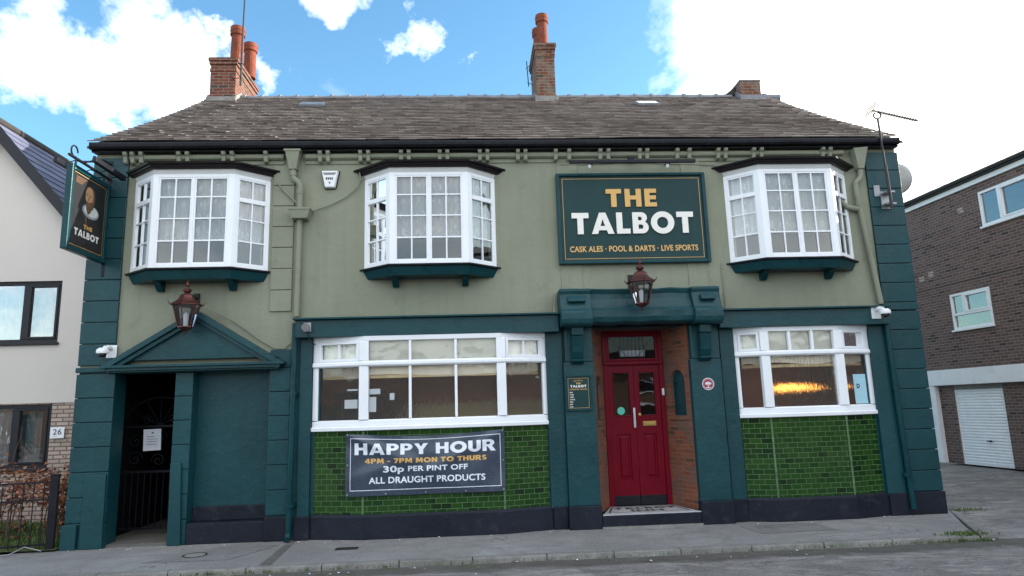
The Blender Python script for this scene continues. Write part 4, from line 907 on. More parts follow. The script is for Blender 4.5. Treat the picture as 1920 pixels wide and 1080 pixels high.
q.add([bp_(i/nu, j/nv) for i in range(nu+1) for j in range(nv+1)], [(i*(nv+1)+j, (i+1)*(nv+1)+j, (i+1)*(nv+1)+j+1, i*(nv+1)+j+1) for i in range(nu) for j in range(nv)])
bo = sub(q, 'vinyl_sheet', 'vinyl', bn, L2, smooth=True)
def strip(mb, u0, v0, u1, v1, wu, wv, n=60):
    vs = []
    for i in range(n+1):
        t = i/n; u, v = u0+(u1-u0)*t, v0+(v1-v0)*t; vs += [bp_(u, v, .0022), bp_(u+wu, v+wv, .0022)]
    mb.add(vs, [(2*i, 2*i+2, 2*i+3, 2*i+1) for i in range(n)])
q = MB(); strip(q, .028, .085, .976, .085, 0, .010); strip(q, .028, .925, .976, .925, 0, .010); strip(q, .028, .085, .028, .935, .0035, 0, 30); strip(q, .9725, .085, .9725, .935, .0035, 0, 30)
sub(q, 'border_line', 'palewhite', bn, L2, smooth=True)
def btxt(s, u0, u1, v0, v1, mt, bold):
    V, F = fit(font_text(s, bold) if bold else geo_text(s, .1), u0, u1, v0, v1)
    bm = bmesh.new(); vv = [bm.verts.new((a, b, 0)) for a, b in V]
    for f in F:
        try: bm.faces.new([vv[i] for i in f])
        except ValueError: pass
    bmesh.ops.triangulate(bm, faces=bm.faces)
    for _ in range(2):
        es = [e for e in bm.edges if e.calc_length() > .03]
        if es: bmesh.ops.subdivide_edges(bm, edges=es, cuts=1); bmesh.ops.triangulate(bm, faces=[f for f in bm.faces if len(f.verts) > 3])
    bm.verts.index_update(); q = MB(); q.add([bp_(v.co.x, v.co.y, .0035) for v in bm.verts], [tuple(x.index for x in f.verts) for f in bm.faces]); bm.free()
    sub(q, 'lettering', mt, bn, L2)
btxt('HAPPY HOUR', .055, .945, .655, .86, 'palewhite', 0); btxt('4PM - 7PM MON TO THURS', .12, .885, .515, .602, 'gold', 0)
btxt('30p', .235, .365, .335, .475, 'palewhite', .03); btxt('PER PINT OFF', .39, .765, .375, .465, 'palewhite', .026); btxt('ALL DRAUGHT PRODUCTS', .145, .875, .19, .295, 'palewhite', .026)
gm = MB()
for u, v in [(.012, .985), (.99, .985), (.012, .5), (.99, .5)]+[(a, .028) for a in (.012, .25, .5, .75, .99)]:
    x, y, z = bp_(u, v); p = MB(); p.lathe([(.0001, 0), (.012, 0), (.010, .004), (.0001, .005)], n=10); gm.add([(x+a, y-c-.001, z+b) for a, b, c in p.v], p.f)
sub(gm, 'eyelet', 'galv', bn, L2)

mbd = empty('hours_board', 'small black and gold framed opening hours board on the pilaster left of the red door', 'board', (1.61, -.13, 1.72)); L3 = (1.61, -.13, 1.72)
q = MB(); q.box(1.42, 1.80, -.142, -.131, 1.735, 2.245); sub(q, 'panel', 'sign', mbd, L3)
q = MB(); q.box(1.405, 1.435, -.16, -.131, 1.72, 2.26); q.box(1.785, 1.815, -.16, -.131, 1.72, 2.26); q.box(1.435, 1.785, -.16, -.131, 1.72, 1.748); q.box(1.435, 1.785, -.16, -.131, 2.232, 2.26); sub(q, 'frame', 'wood_green', mbd, L3, bevel=.004)
pm = lambda u, v, t=0: (u, -.1432-t*.004, v)
q = MB()
for a in ((1.452, 1.768, 2.212, 2.216), (1.452, 1.768, 1.764, 1.768), (1.452, 1.456, 1.768, 2.212), (1.764, 1.768, 1.768, 2.212)): q.add([pm(a[0], a[2]), pm(a[1], a[2]), pm(a[1], a[3]), pm(a[0], a[3])], [(0, 1, 2, 3)])
V, F = fit(font_text('WELCOME TO', .01), -1, 1, 0, 1); q.add([pm(1.61+.075*a, 2.172+.018*b-.013*a*a) for a, b in V], F)
lettering(q, fit(geo_text('THE', .17), 1.575, 1.648, 2.122, 2.148), pm); lettering(q, fit(font_text('OPENING HOURS', .01), 1.475, 1.745, 2.035, 2.057), pm)
sub(q, 'lettering', 'gold', mbd, L3)
q = MB(); lettering(q, fit(geo_text('TALBOT', .12), 1.487, 1.735, 2.074, 2.112), pm)
for i, dy in enumerate(('MON', 'TUES', 'WEDS', 'THURS', 'FRI', 'SAT', 'SUN')):
    lettering(q, fit(geo_text(dy) if i == 0 else font_text(dy, .03), 1.472, 1.472+.0155*len(dy), 1.992-i*.036, 2.010-i*.036), pm)
sub(q, 'lettering', 'cream_l', mbd, L3)
q = MB()
for i in range(7): q.add([pm(1.57, 1.995-i*.036), pm(1.75, 1.995-i*.036), pm(1.75, 1.997-i*.036), pm(1.57, 1.997-i*.036)], [(0, 1, 2, 3)])
sub(q, 'ruled_line', 'wood_green', mbd, L3)

def disc(mb, c, r, y, n=32, x0=0, inner=0.0):
    if inner: 
        mb.add([(c[0]+rr*math.cos(2*math.pi*i/n), y, c[1]+rr*math.sin(2*math.pi*i/n)) for rr in (r, inner) for i in range(n)], [(i, (i+1) % n, n+(i+1) % n, n+i) for i in range(n)])
    else: mb.add([(c[0]+r*math.cos(2*math.pi*i/n), y, c[1]+r*math.sin(2*math.pi*i/n)) for i in range(n)], [tuple(range(n))])
pq = empty('round_plaque', 'round crimson and white plaque with a tree emblem right of the red door', 'plaque', (3.63, -.13, 2.07)); L4 = (3.63, -.13, 2.07)
q = MB(); q.lathe([(.0001, 0), (.094, 0), (.096, .004), (.094, .012), (.0001, .013)], n=36); q.v = [(3.63+a, -.131-c, 2.07+b) for a, b, c in q.v]; sub(q, 'disc', 'plaque', pq, L4)
q = MB(); disc(q, (3.63, 2.07), .094, -.1448, 36, inner=.085); disc(q, (3.63, 2.07), .073, -.1448, 36, inner=.070)
for a in range(30, 151, 15):
    c, s_ = math.cos(R(a)), math.sin(R(a)); q.add([(3.63+.010*c-.004*s_, -.1448, 2.045+.010*s_+.004*c), (3.63+.010*c+.004*s_, -.1448, 2.045+.010*s_-.004*c), (3.63+.060*c+.006*s_, -.1448, 2.05+.055*s_-.006*c), (3.63+.060*c-.006*s_, -.1448, 2.05+.055*s_+.006*c)], [(0, 1, 2, 3)])
q.add([(3.622, -.1448, 2.02), (3.638, -.1448, 2.02), (3.635, -.1448, 2.06), (3.625, -.1448, 2.06)], [(0, 1, 2, 3)]); q.add([(3.585, -.1448, 2.008), (3.675, -.1448, 2.008), (3.665, -.1448, 2.018), (3.595, -.1448, 2.018)], [(0, 1, 2, 3)])
sub(q, 'emblem', 'palewhite', pq, L4)
def flat(name, mat, label, cat, pts, d=(0, .003, 0), group=None, bevel=0):
    q = MB(); q.prism(pts, d); o = q.build(name, mat, None, loc=Vector(pts[0])); return tag(o, label, cat, group)
nt = flat('paper_notice', 'paper', 'white paper notice tied to the black iron gate', 'notice', [(-5.22, .80, 1.30), (-4.95, .805, 1.31), (-4.96, .80, 1.64), (-5.23, .80, 1.635)])
q = MB()
for i, w_ in enumerate((.12, .17, .16, .15)): q.box(.05, .05+w_, -.004, -.0035, .22-i*.04, .226-i*.04)
q.box(.12, .15, -.004, -.0035, .27, .29); q.build('printed_text', 'grey_frame', nt)
flat('door_sticker', 'mint', 'round mint green sticker on the left glass of the red door', 'sticker', [(2.42+.062*math.cos(2*math.pi*i/24), DY+.024, 1.695+.062*math.sin(2*math.pi*i/24)) for i in range(24)], (0, -.0015, 0))
po = flat('window_poster', 'bluepaper', 'pale blue poster in the right end pane of the right shopfront window', 'poster', [(6.0, -.053, 1.70), (6.27, .020, 1.70), (6.27, .020, 2.16), (6.0, -.053, 2.16)], (-.0005, .002, 0))
q = MB(); V, F = fit(font_text('D', .05), .05, .11, .24, .31); q.add([(a, a*.296-.004, b) for a, b in V], F); q.build('lettering', 'tblack', po)
M['greypaper'] = plain('grey_paper', (.40, .43, .46), .7)  # white sheets toned grey, darker than the paper of the gate notice
for i, (x0, x1, z0, z1) in enumerate(((-1.92, -1.72, 1.86, 1.99), (-1.545, -1.44, 1.80, 2.02), (-1.24, -1.17, 1.97, 2.07), (-1.545, -1.38, 2.06, 2.14), (-1.88, -1.72, 2.12, 2.145))):
    y0, y1 = (-.157, -.157) if x0 > -1.6 else tuple(.01-(x+2.41)*.2532+.033 for x in (x0, x1))
    flat('paper_sheet', 'greypaper', ['square white sheet on the left end pane beside the mullion', 'tall white sheet just right of the mullion of the left shopfront window', 'smallest white slip on the second pane of the left shopfront window', 'wide white sheet above the tall sheet right of the mullion', 'narrow white strip on the left end pane above the square sheet'][i], 'paper', [(x0, y0, z0), (x1, y1, z0), (x1, y1, z1), (x0, y0, z1)], (0, .002, 0), group='papers on the left shopfront window')

# ------------------------------------------------------------------ lanterns, alarm, cameras, aerials
def lantern(loc, label):
    x, y, z = loc
    e = empty('wall_lantern', label, 'lantern', loc, 'copper lanterns on the front wall'); n = 6; ro_ = R(30)
    q = MB(); q.lathe([(.0001, -.215), (.012, -.21), (.02, -.185), (.012, -.17), (.03, -.155), (.055, -.15), (.085, -.125), (.112, -.115), (.112, -.10), (.0001, -.10)], n=n, rot=ro_); q.build('base', 'copper', e)
    q = MB(); q.lathe([(.215, .235), (.225, .215), (.19, .205), (.0001, .21)], n=n, rot=ro_)
    q.lathe([(.222, .232), (.15, .275), (.115, .315), (.095, .365), (.07, .385), (.0001, .39)], n=n, rot=ro_)
    q.lathe([(.05, .385), (.03, .40), (.058, .425), (.062, .445), (.045, .465), (.018, .475), (.016, .495), (.033, .515), (.026, .54), (.008, .57), (.0001, .60)], n=14)
    q.build('roof', 'copper', e)
    q = MB()
    for j in range(n):
        a = 2*math.pi*j/n+ro_; c, s_ = math.cos(a), math.sin(a); q.tube([(.105*c, .105*s_, -.10), (.185*c, .185*s_, .215)], .0085, 6); q.tube([(.21*c, .21*s_, .225), (.245*c, .245*s_, .25), (.25*c, .25*s_, .28)], .01, 6, .003)
    q.build('frame', 'copper', e)
    q = MB(); q.lathe([(.103, -.098), (.181, .205)], n=n, rot=ro_); q.f = q.f[:-2]; q.mi = q.mi[:-2]; q.build('glass', 'lanternglass', e)
    q = MB(); q.lathe([(.03, -.09), (.035, -.03), (.04, .08), (.0001, .12)], n=12); q.build('lamp', 'bulb', e)
    q = MB(); q.tube([(0, .0, .36), (.0, .12, .40), (0, -y-.02, .37)], .016, 8); q.box(-.045, .045, -y-.03, -y, .22, .45); q.build('bracket', 'black', e)
lantern((-4.19, -.36, 3.215), 'copper lantern in front of the green pediment above the gate')
lantern((2.555, -.62, 3.38), 'copper lantern in front of the green lintel above the red door')
al = empty('alarm_box', 'white wedge shaped burglar alarm box on the olive wall left of the middle bay', 'alarm box', (-2.2, 0, 5.3)); L5 = (-2.2, 0, 5.3)
q = MB(); q.prism([(-2.35, -.012, 5.615), (-2.05, -.012, 5.615), (-2.105, -.012, 5.33), (-2.13, -.012, 5.31), (-2.27, -.012, 5.31), (-2.295, -.012, 5.33)], (0, .012, 0)); sub(q, 'back_plate', 'black', al, L5)
q = MB(); q.hexa([(-2.34, -.013, 5.61), (-2.065, -.013, 5.61), (-2.12, -.013, 5.325), (-2.285, -.013, 5.325)], [(-2.33, -.085, 5.60), (-2.075, -.085, 5.60), (-2.13, -.075, 5.335), (-2.275, -.075, 5.335)]); sub(q, 'cover', 'upvc', al, L5, bevel=.012)
q = MB()
for z, x0, x1 in ((5.555, -2.305, -2.10), (5.535, -2.29, -2.115)):
    x = x0
    while x < x1: q.box(x, x+.011, -.0872, -.084, z, z+.014); x += .016
for i in range(4): q.box(-2.26+i*.03, -2.242+i*.03, -.0862, -.082, 5.455, 5.49)
lettering(q, fit(font_text('9', .03), -2.215, -2.188, 5.38, 5.42), lambda u, v, t=0: (u, -.0815, v)); sub(q, 'lettering', 'grey_frame', al, L5)
def dome_camera(loc, s, label):
    x, y, z = loc; e = empty('security_camera', label, 'security camera', loc, 'white security cameras')
    q = MB(); q.box(-.02*s-.03, .10*s+.0, -.012, 0, -.09, .10) if s > 0 else q.box(-.10, .05, -.012, 0, -.09, .10); q.build('mount_plate', 'upvc', e, bevel=.006)
    q = MB(); q.tube([(.02*s, -.01, .05), (.02*s, -.10, .06), (-.0, -.16, .045)], .035, 12); q.build('arm', 'upvc', e)
    q = MB(); q.lathe([(.0001, .05), (.05, .045), (.08, .02), (.085, -.01), (.08, -.035), (.0001, -.036)], (-.02*s, -.17, 0), 20); q.build('housing', 'upvc', e, smooth=False)
    q = MB(); q.lathe([(.06, -.037), (.05, -.07), (.025, -.088), (.0001, -.092)], (-.02*s, -.17, 0), 18); q.build('dome', 'darklens', e, smooth=True)
dome_camera((-5.40, -.042, 2.80), 1, 'white dome security camera on the corner pilaster left of the pediment')
dome_camera((6.42, -.226, 3.10), -1, 'white dome security camera at the right end of the fascia')
e = empty('security_camera', 'small white camera sticking out from the right gable corner', 'security camera', (7.24, .35, 3.1), 'white security cameras')
q = MB(); q.box(0, .012, -.05, .05, -.06, .06); q.tube([(0, 0, 0), (.10, -.02, 0)], .02, 8); q.build('bracket', 'upvc', e)
q = MB(); q.tube([(.10, .04, .01), (.10, -.13, -.02)], .04, 12); q.build('housing', 'upvc', e)
e = empty('security_light', 'small silver floodlight at the left end of the fascia above the shopfront window', 'floodlight', (-2.46, -.226, 3.08))
q = MB(); q.box(-.05, .06, -.03, 0, -.07, .07); q.build('back_box', 'galv', e, bevel=.008)
q = MB(); q.tube([(0, -.02, .01), (0, -.10, -.005), (0, -.12, -.012)], .05, 14, .062); q.build('head', 'steel', e)
q = MB(); q.tube([(.0, -.02, -.06), (.02, -.03, -.14), (.06, -.02, -.23), (.12, .03, -.26)], .009, 6); q.build('flex', 'black', e)
# hanging sign square to the street
hs = empty('hanging_sign', 'black and green hanging pub sign with a painted portrait on the left corner', 'sign', (-5.6, -.03, 4.2)); L6 = (-5.6, -.03, 4.2)
HY0, HY1, HZ0, HZ1 = -1.06, -.10, 4.18, 5.36
q = MB(); q.box(-5.625, -5.575, HY0, HY1, HZ0, HZ1); sub(q, 'panel', 'signdark', hs, L6)
q = MB(); 
for a in ((HY0-.02, HY0+.045), (HY1-.045, HY1+.02)): q.box(-5.645, -5.555, a[0], a[1], HZ0-.03, HZ1+.03)
q.box(-5.645, -5.555, HY0+.045, HY1-.045, HZ0-.03, HZ0+.045); q.box(-5.645, -5.555, HY0+.045, HY1-.045, HZ1-.045, HZ1+.03); sub(q, 'frame', 'wood_green', hs, L6, bevel=.01)
hp = lambda k: (lambda u, v, t=0: (-5.5745+.0008*k, HY0+u*(HY1-HY0), HZ0+v*(HZ1-HZ0)))
def poly(name, mt, pts, k):
    q = MB(); f_ = hp(k); vs, fs = holed(pts, []); q.add([f_(*p) for p in vs], fs); sub(q, name, mt, hs, L6)
def ell(cx, cy, rx, ry, n=26, a0=0, a1=360, jag=0): return [(cx+rx*math.cos(R(a0+(a1-a0)*i/n))*(1+jag*(i % 2)), cy+ry*math.sin(R(a0+(a1-a0)*i/n))*(1+jag*(i % 2))) for i in range(n if a1-a0 == 360 else n+1)]
q = MB()
for a in ((.065, .935, .945, .950), (.065, .935, .055, .060), (.065, .071, .06, .945), (.929, .935, .06, .945)): q.add([hp(1)(a[0], a[2]), hp(1)(a[1], a[2]), hp(1)(a[1], a[3]), hp(1)(a[0], a[3])], [(0, 1, 2, 3)])
lettering(q, fit(geo_text('THE', .17), .39, .625, .302, .355), hp(6)); sub(q, 'border_line', 'gold', hs, L6)
q = MB(); lettering(q, fit(geo_text('TALBOT', .1), .16, .82, .185, .275), hp(6)); sub(q, 'lettering', 'cream_l', hs, L6)
poly('portrait_coat', 'coat', [(.1, .08), (.9, .08), (.88, .32), (.75, .44), (.6, .5), (.45, .5), (.3, .44), (.15, .34)], 1)
poly('portrait_ruff', 'ruff2', ell(.55, .545, .215, .085, 40, jag=.07), 2); poly('portrait_ruff', 'ruff', ell(.56, .556, .18, .068, 40, jag=.08), 3)
poly('portrait_hair', 'hair', [(.36, .68), (.35, .78), (.40, .85), (.50, .875), (.60, .85), (.655, .77), (.65, .66), (.60, .58), (.42, .58)], 3)
poly('portrait_face', 'skin2', [(.385, .70), (.385, .78), (.42, .835), (.50, .855), (.585, .83), (.62, .76), (.615, .67), (.57, .57), (.50, .53), (.43, .57)], 4)
poly('portrait_face', 'skin', [(.385, .70), (.39, .78), (.42, .83), (.49, .85), (.55, .83), (.575, .76), (.565, .68), (.53, .62), (.46, .61), (.41, .64)], 5)
poly('portrait_beard', 'hair2', [(.395, .655), (.42, .665), (.47, .652), (.52, .662), (.575, .68), (.60, .69), (.585, .59), (.53, .52), (.475, .495), (.43, .545)], 6)
poly('portrait_mouth', 'skin2', [(.445, .622), (.475, .628), (.515, .622), (.475, .612)], 7)
for u in (.425, .515): poly('portrait_eye', 'hair', ell(u, .735, .022, .008, 10), 7); poly('portrait_brow', 'hair2', [(u-.038, .755), (u, .765), (u+.038, .757), (u, .758)], 7)
poly('portrait_nose', 'skin2', [(.462, .735), (.478, .735), (.488, .675), (.448, .672)], 7)
poly('portrait_coat', 'hair2', [(.42, .46), (.46, .47), (.47, .30), (.44, .30)], 2)
q = MB()
for i in range(4): q.add([hp(1)(.12, .90-i*.022), hp(1)(.38-.03*i, .90-i*.022), hp(1)(.38-.03*i, .908-i*.022), hp(1)(.12, .908-i*.022)], [(0, 1, 2, 3)])
disc_pts = ell(.50, .105, .04, .033, 18); vs, fs = holed(disc_pts, [ell(.50, .105, .028, .023, 18)]); q.add([hp(1)(*p) for p in vs], fs); sub(q, 'small_print', 'skin2', hs, L6)
q = MB(); q.tube([(-5.6, .0, 5.50), (-5.6, -1.12, 5.50)], .022, 8)                          # wrought bracket, scrolls and troughs for its lights
for y in (-.95, -.2): q.tube([(-5.6, y, 5.50), (-5.6, y, 5.39)], .014, 6)
q.tube([(-5.6, .0, 5.75), (-5.6, -.25, 5.74), (-5.6, -.5, 5.62), (-5.6, -.8, 5.51)], .014, 8); q.tube([(-5.6, -1.0+.08*math.cos(t*.4), 5.59+.08*math.sin(t*.4)) for t in range(14)], .012, 6)
q.box(-5.63, -5.57, -.045, -.036, 5.2, 5.8); q.box(-5.62, -5.58, -.05, -.04, 3.95, 4.2); q.tube([(-5.6, -.05, 4.14), (-5.6, -.12, 4.17)], .014, 6); sub(q, 'bracket', 'black', hs, L6)
for s in (-1, 1):
    q = MB(); q.tube([(-5.6, -.75, 5.50), (-5.6+s*.13, -.75, 5.55), (-5.6+s*.26, -.75, 5.50)], .009, 6); q.tube([(-5.6, -.35, 5.50), (-5.6+s*.13, -.35, 5.55), (-5.6+s*.26, -.35, 5.50)], .009, 6)
    q.hexa([(-5.6+s*.30, -.98, 5.44), (-5.6+s*.23, -.98, 5.44), (-5.6+s*.23, -.14, 5.44), (-5.6+s*.30, -.14, 5.44)], [(-5.6+s*.29, -.98, 5.52), (-5.6+s*.25, -.98, 5.53), (-5.6+s*.25, -.14, 5.53), (-5.6+s*.29, -.14, 5.52)]); sub(q, 'trough_light', 'black', hs, L6, bevel=.006)
# aerial and satellite dish at the right corner
ae = empty('television_aerial', 'television aerial on a thin pole strapped to the right corner of the pub', 'aerial', (6.87, -.2, 4.9)); L7 = (6.87, -.2, 4.9)
q = MB(); q.tube([(6.90, -.22, 4.82), (6.868, -.24, 5.55)], .024, 10); q.tube([(6.868, -.24, 5.55), (6.83, -.26, 6.36)], .018, 8); q.tube([(6.83+.05*math.sin(R(a)), -.26-.02*math.sin(R(a)), 6.42-.06*math.cos(R(a))) for a in range(-150, 151, 20)], .015, 6); sub(q, 'pole', 'aerialm', ae, L7)
q = MB(); q.box(6.84, 7.0, -.20, -.06, 4.90, 4.93); q.box(6.84, 7.0, -.20, -.06, 5.10, 5.13); q.box(6.84, 7.02, -.06, -.04, 4.86, 5.16); q.box(6.74, 6.84, -.055, -.04, 5.08, 5.27); sub(q, 'wall_bracket', 'galv', ae, L7)
b0, b1 = Vector((6.75, -.27, 6.50)), Vector((7.46, -.35, 6.28)); dd = (b1-b0).normalized(); sdv = Vector((dd.y, -dd.x, 0)).normalized(); upv = sdv.cross(dd); upv = upv if upv.z > 0 else -upv
q = MB(); q.tube([b0, b1], .013, 6)
for i in range(15): c_ = b0+dd*(.1+i*.043); q.tube([c_-sdv*.075, c_+sdv*.075], .006, 5); q.tube([c_-upv*.03, c_+upv*.03], .010, 5)
sub(q, 'boom', 'aerialm', ae, L7)
q = MB()
for i in range(5): a = b0+upv*(-.08+.045*i)-dd*.02; q.tube([a-sdv*.17-Vector((.04, 0, -.0)), a+sdv*.17], .007, 5)
for j in range(-3, 4): a = b0+sdv*(.055*j)-dd*.03; q.tube([a-upv*.08, a+upv*.1], .006, 5)
sub(q, 'reflector', 'aerialm', ae, L7)
ds = empty('satellite_dish', 'grey satellite dish on the right gable behind the aerial pole', 'satellite dish', (7.3, .45, 5.5)); 
q = MB(); ax = Vector((.55, .78, .30)).normalized(); sx = ax.cross(UP).normalized(); sy = sx.cross(ax)
vs = [Vector((.28, .10, .08))]; fs = []; n = 28
for k in (1, 2, 3, 4):
    for j in range(n): a = 2*math.pi*j/n; rr = k/4; vs.append(Vector((.28, .10, .08))+sx*(.235*rr*math.cos(a))+sy*(.27*rr*math.sin(a))+ax*(.06*rr*rr))
fs += [(0, 1+j, 1+(j+1) % n) for j in range(n)]
for k in range(3): fs += [(1+k*n+j, 1+(k+1)*n+j, 1+(k+1)*n+(j+1) % n, 1+k*n+(j+1) % n) for j in range(n)]
q.add(vs, fs); o = q.build('reflector', 'satdish', ds, smooth=True); sm = o.modifiers.new('thickness', 'SOLIDIFY'); sm.thickness = .008
q = MB(); q.tube([(-.06, .0, -.05), (.12, .02, -.06), (.24, .08, .0)], .018, 8); q.tube([(.24, .09, -.12), (.40, .34, -.10)], .01, 6); q.box(-.07, -.055, -.06, .06, -.12, .06); q.build('arm', 'galv', ds)
q = MB(); q.tube([(.38, .32, -.10), (.43, .40, -.06)], .028, 10); q.build('receiver', 'satdish', ds)
ma = empty('aerial_mast', 'tall thin mast strapped to the red brick chimney at the left gable', 'aerial', (-5.06, 3.93, 9.15))
q = MB(); q.tube([(0, 0, -.05), (.0, 0, 1.2)], .024, 8); q.tube([(0, 0, 1.2), (.02, 0, 2.7)], .019, 8); q.build('pole', 'aerialm', ma)
for z in (.12, .47):
    q = MB(); q.tube([(-.25, .06, z+.1), (-.2, .02, z), (.0, -.03, z-.0), (.03, .0, z+.01), (.02, .12, z+.02)], .008, 6); q.build('lashing', 'black', ma)
sa = empty('chimney_aerial', 'small rusty aerial stub at the left of the middle chimney', 'aerial', (1.47, 4.4, 9.3)); q = MB(); q.tube([(.0, 0, .0), (-.03, 0, .65)], .012, 6); q.tube([(-.03, 0, .1), (.1, .0, .05)], .008, 6); q.tube([(-.05, 0, .45), (.05, .0, .55)], .007, 6); q.build('pole', 'black', sa)
# amber lamp inside the right-hand bar
la = empty('bar_lamp', 'lit amber lamp glowing behind the reeded glass of the right shopfront window', 'lamp', (5.6, .75, 2.0))
q = MB(); q.lathe([(.06, .06), (.16, .02), (.22, -.02), (.21, -.04), (.0001, -.03)], n=24); q.v = [(x*2.0, y*.5, z) for x, y, z in q.v]; q.build('shade', 'glow', la, smooth=True)
q = MB(); q.tube([(0, 0, .08), (0, 0, 1.05)], .01, 6); q.build('flex', 'black', la)
# ------------------------------------------------------------------ pale rendered house next door
nh = empty('neighbouring_house', 'pale rendered gabled house with dark grey windows left of the pub', 'house', (-9.26, 2.7, 0)); LN = (-9.26, 2.7, 0)
HXL, HXR, HY, HB = -11.95, -6.57, 2.7, 12.0
AP = (-9.26, 7.62)
def win_holes(z0, z1): return rect(-9.55, -7.80, z0, z1)
q = MB(); slab(q, [(HXL, 2.15), (HXR, 2.15), (HXR, 4.42), (AP[0], AP[1]-.06), (HXL, 4.42)], [win_holes(3.28, 4.46)], HY, HY+.3); q.box(HXR-.3, HXR, HY+.3, HB, 2.15, 4.42); q.box(HXL, HXL+.3, HY+.3, HB, 2.15, 4.42); sub(q, 'rendered_wall', 'houserender', nh, LN)
q = MB(); slab(q, rect(HXL, HXR, 0, 2.149), [win_holes(.98, 2.13)], HY+.02, HY+.3); q.box(HXR-.3, HXR-.02, HY+.3, HB, 0, 2.149); q.box(HXL+.02, HXL+.3, HY+.3, HB, 0, 2.149); sub(q, 'brick_base', 'buff', nh, LN)
q = MB(); q.box(HXL+.3, HXR-.3, HY+2.4, HY+2.5, 0, 6.0); q.box(HXL+.3, HXR-.3, HY+.3, HY+2.4, 2.3, 2.6); q.box(HXL+.3, HXR-.3, HY+.3, HY+2.4, 4.7, 4.75); sub(q, 'interior_wall', 'houserender', nh, LN)
sl_ = (AP[1]-4.42)/(AP[0]-HXR)
for s in (1, -1):
    ex = AP[0]+s*(HXR-AP[0]+.25); ez = AP[1]-(HXR-AP[0]+.25)*abs(sl_)
    q = MB(); q.prism([(AP[0], HY-.18, AP[1]+.05), (ex, HY-.18, ez+.05), (ex, HY-.18, ez-.06), (AP[0], HY-.18, AP[1]-.08)], (0, HB-HY+.3, 0)); rr_ = sub(q, 'roof', 'darkroof', nh, LN)
    q = MB(); N = 18; d2 = Vector((ex-AP[0], 0, ez-AP[1])); nn = Vector((-d2.z, 0, d2.x)).normalized(); nn = nn if nn.z > 0 else -nn
    for i in range(N):
        y = HY-.2; k = 0
        while y < HB:
            y1 = y+.5; a = Vector((AP[0], 0, AP[1]+.052))+d2*(i/N); b = Vector((AP[0], 0, AP[1]+.052))+d2*((i+1)/N+.01); h = .02
            f0 = len(q.f); q.add([a+Vector((0, y+.004, 0)), a+Vector((0, y1-.004, 0)), b+nn*h+Vector((0, y1-.004, 0)), b+nn*h+Vector((0, y+.004, 0)), b+Vector((0, y+.004, 0)), b+Vector((0, y1-.004, 0))], [(0, 1, 2, 3), (3, 2, 5, 4)]); q.tone += [random.random()]*2; y = y1
    for v in range(len(q.v)): q.v[v] = tuple(Vector(q.v[v])-Vector(LN))
    so = q.build('roof_slates', 'bluslates', rr_)
    q = MB(); q.prism([(AP[0], HY-.21, AP[1]+.07), (ex, HY-.21, ez+.07), (ex, HY-.21, ez-.17), (AP[0], HY-.21, AP[1]-.25)], (0, .028, 0)); sub(q, 'barge_board', 'grey_frame', nh, LN)
q = MB(); q.tube([(AP[0], HY-.2, AP[1]+.06), (AP[0], HB, AP[1]+.06)], .09, 10); sub(q, 'ridge_tile', 'darkroof', nh, LN)
def house_window(z0, z1):
    q = MB(); x0, x1, y0, y1 = -9.55, -7.80, HY+.05, HY+.12
    q.box(x0, x1, y0, y1, z0, z0+.07); q.box(x0, x1, y0, y1, z1-.07, z1); q.box(x0, x0+.07, y0, y1, z0+.07, z1-.07); q.box(x1-.07, x1, y0, y1, z0+.07, z1-.07); q.box(-8.52, -8.42, y0-.004, y1, z0+.07, z1-.07)
    q.box(-8.42, x1-.07, y0-.015, y1-.002, z0+.07, z0+.115); q.box(-8.42, x1-.07, y0-.015, y1-.002, z1-.115, z1-.07); q.box(-8.42, -8.375, y0-.015, y1-.002, z0+.115, z1-.115); q.box(x1-.115, x1-.07, y0-.015, y1-.002, z0+.115, z1-.115)
    o = sub(q, 'window', 'grey_frame', nh, LN, bevel=.008)
    q = MB(); q.box(x0+.03, x1-.03, y0+.03, y0+.034, z0+.03, z1-.03); sub(q, 'pane', 'houseglass', o, LN)
    q = MB(); q.box(x0-.03, x1+.03, HY-.05, HY+.05, z0-.05, z0-.002); sub(q, 'sill', 'grey_frame', o, LN, bevel=.006)
    q = MB()
    for k in range(2):
        a, b = ((-8.40, -8.12), (-9.45, -8.60))[k]
        vs = []
        for i in range(25):
            x = a+(b-a)*i/24
            for z in (z0+.05, z1-.05): vs.append((x, HY+.30+.03*math.sin(i*1.7), z))
        q.add(vs, [(2*i, 2*i+2, 2*i+3, 2*i+1) for i in range(24)])
    sub(q, 'curtain', 'cream', o, LN)
house_window(3.28, 4.46); house_window(.98, 2.13)
npn = empty('house_number', 'small white number 26 plate on the pale brick next door', 'number plate', (-7.65, 2.68, 1.6))
q = MB(); q.box(-.125, .125, .0, .012, -.10, .10); q.build('plate', 'paper', npn, bevel=.004)
q = MB(); lettering(q, fit(font_text('26', .01), -.075, .08, -.035, .07), lambda u, v, t=0: (u, -.002, v)); q.box(-.08, .0, -.002, -.0012, -.062, -.057); q.build('lettering', 'tblack', npn)
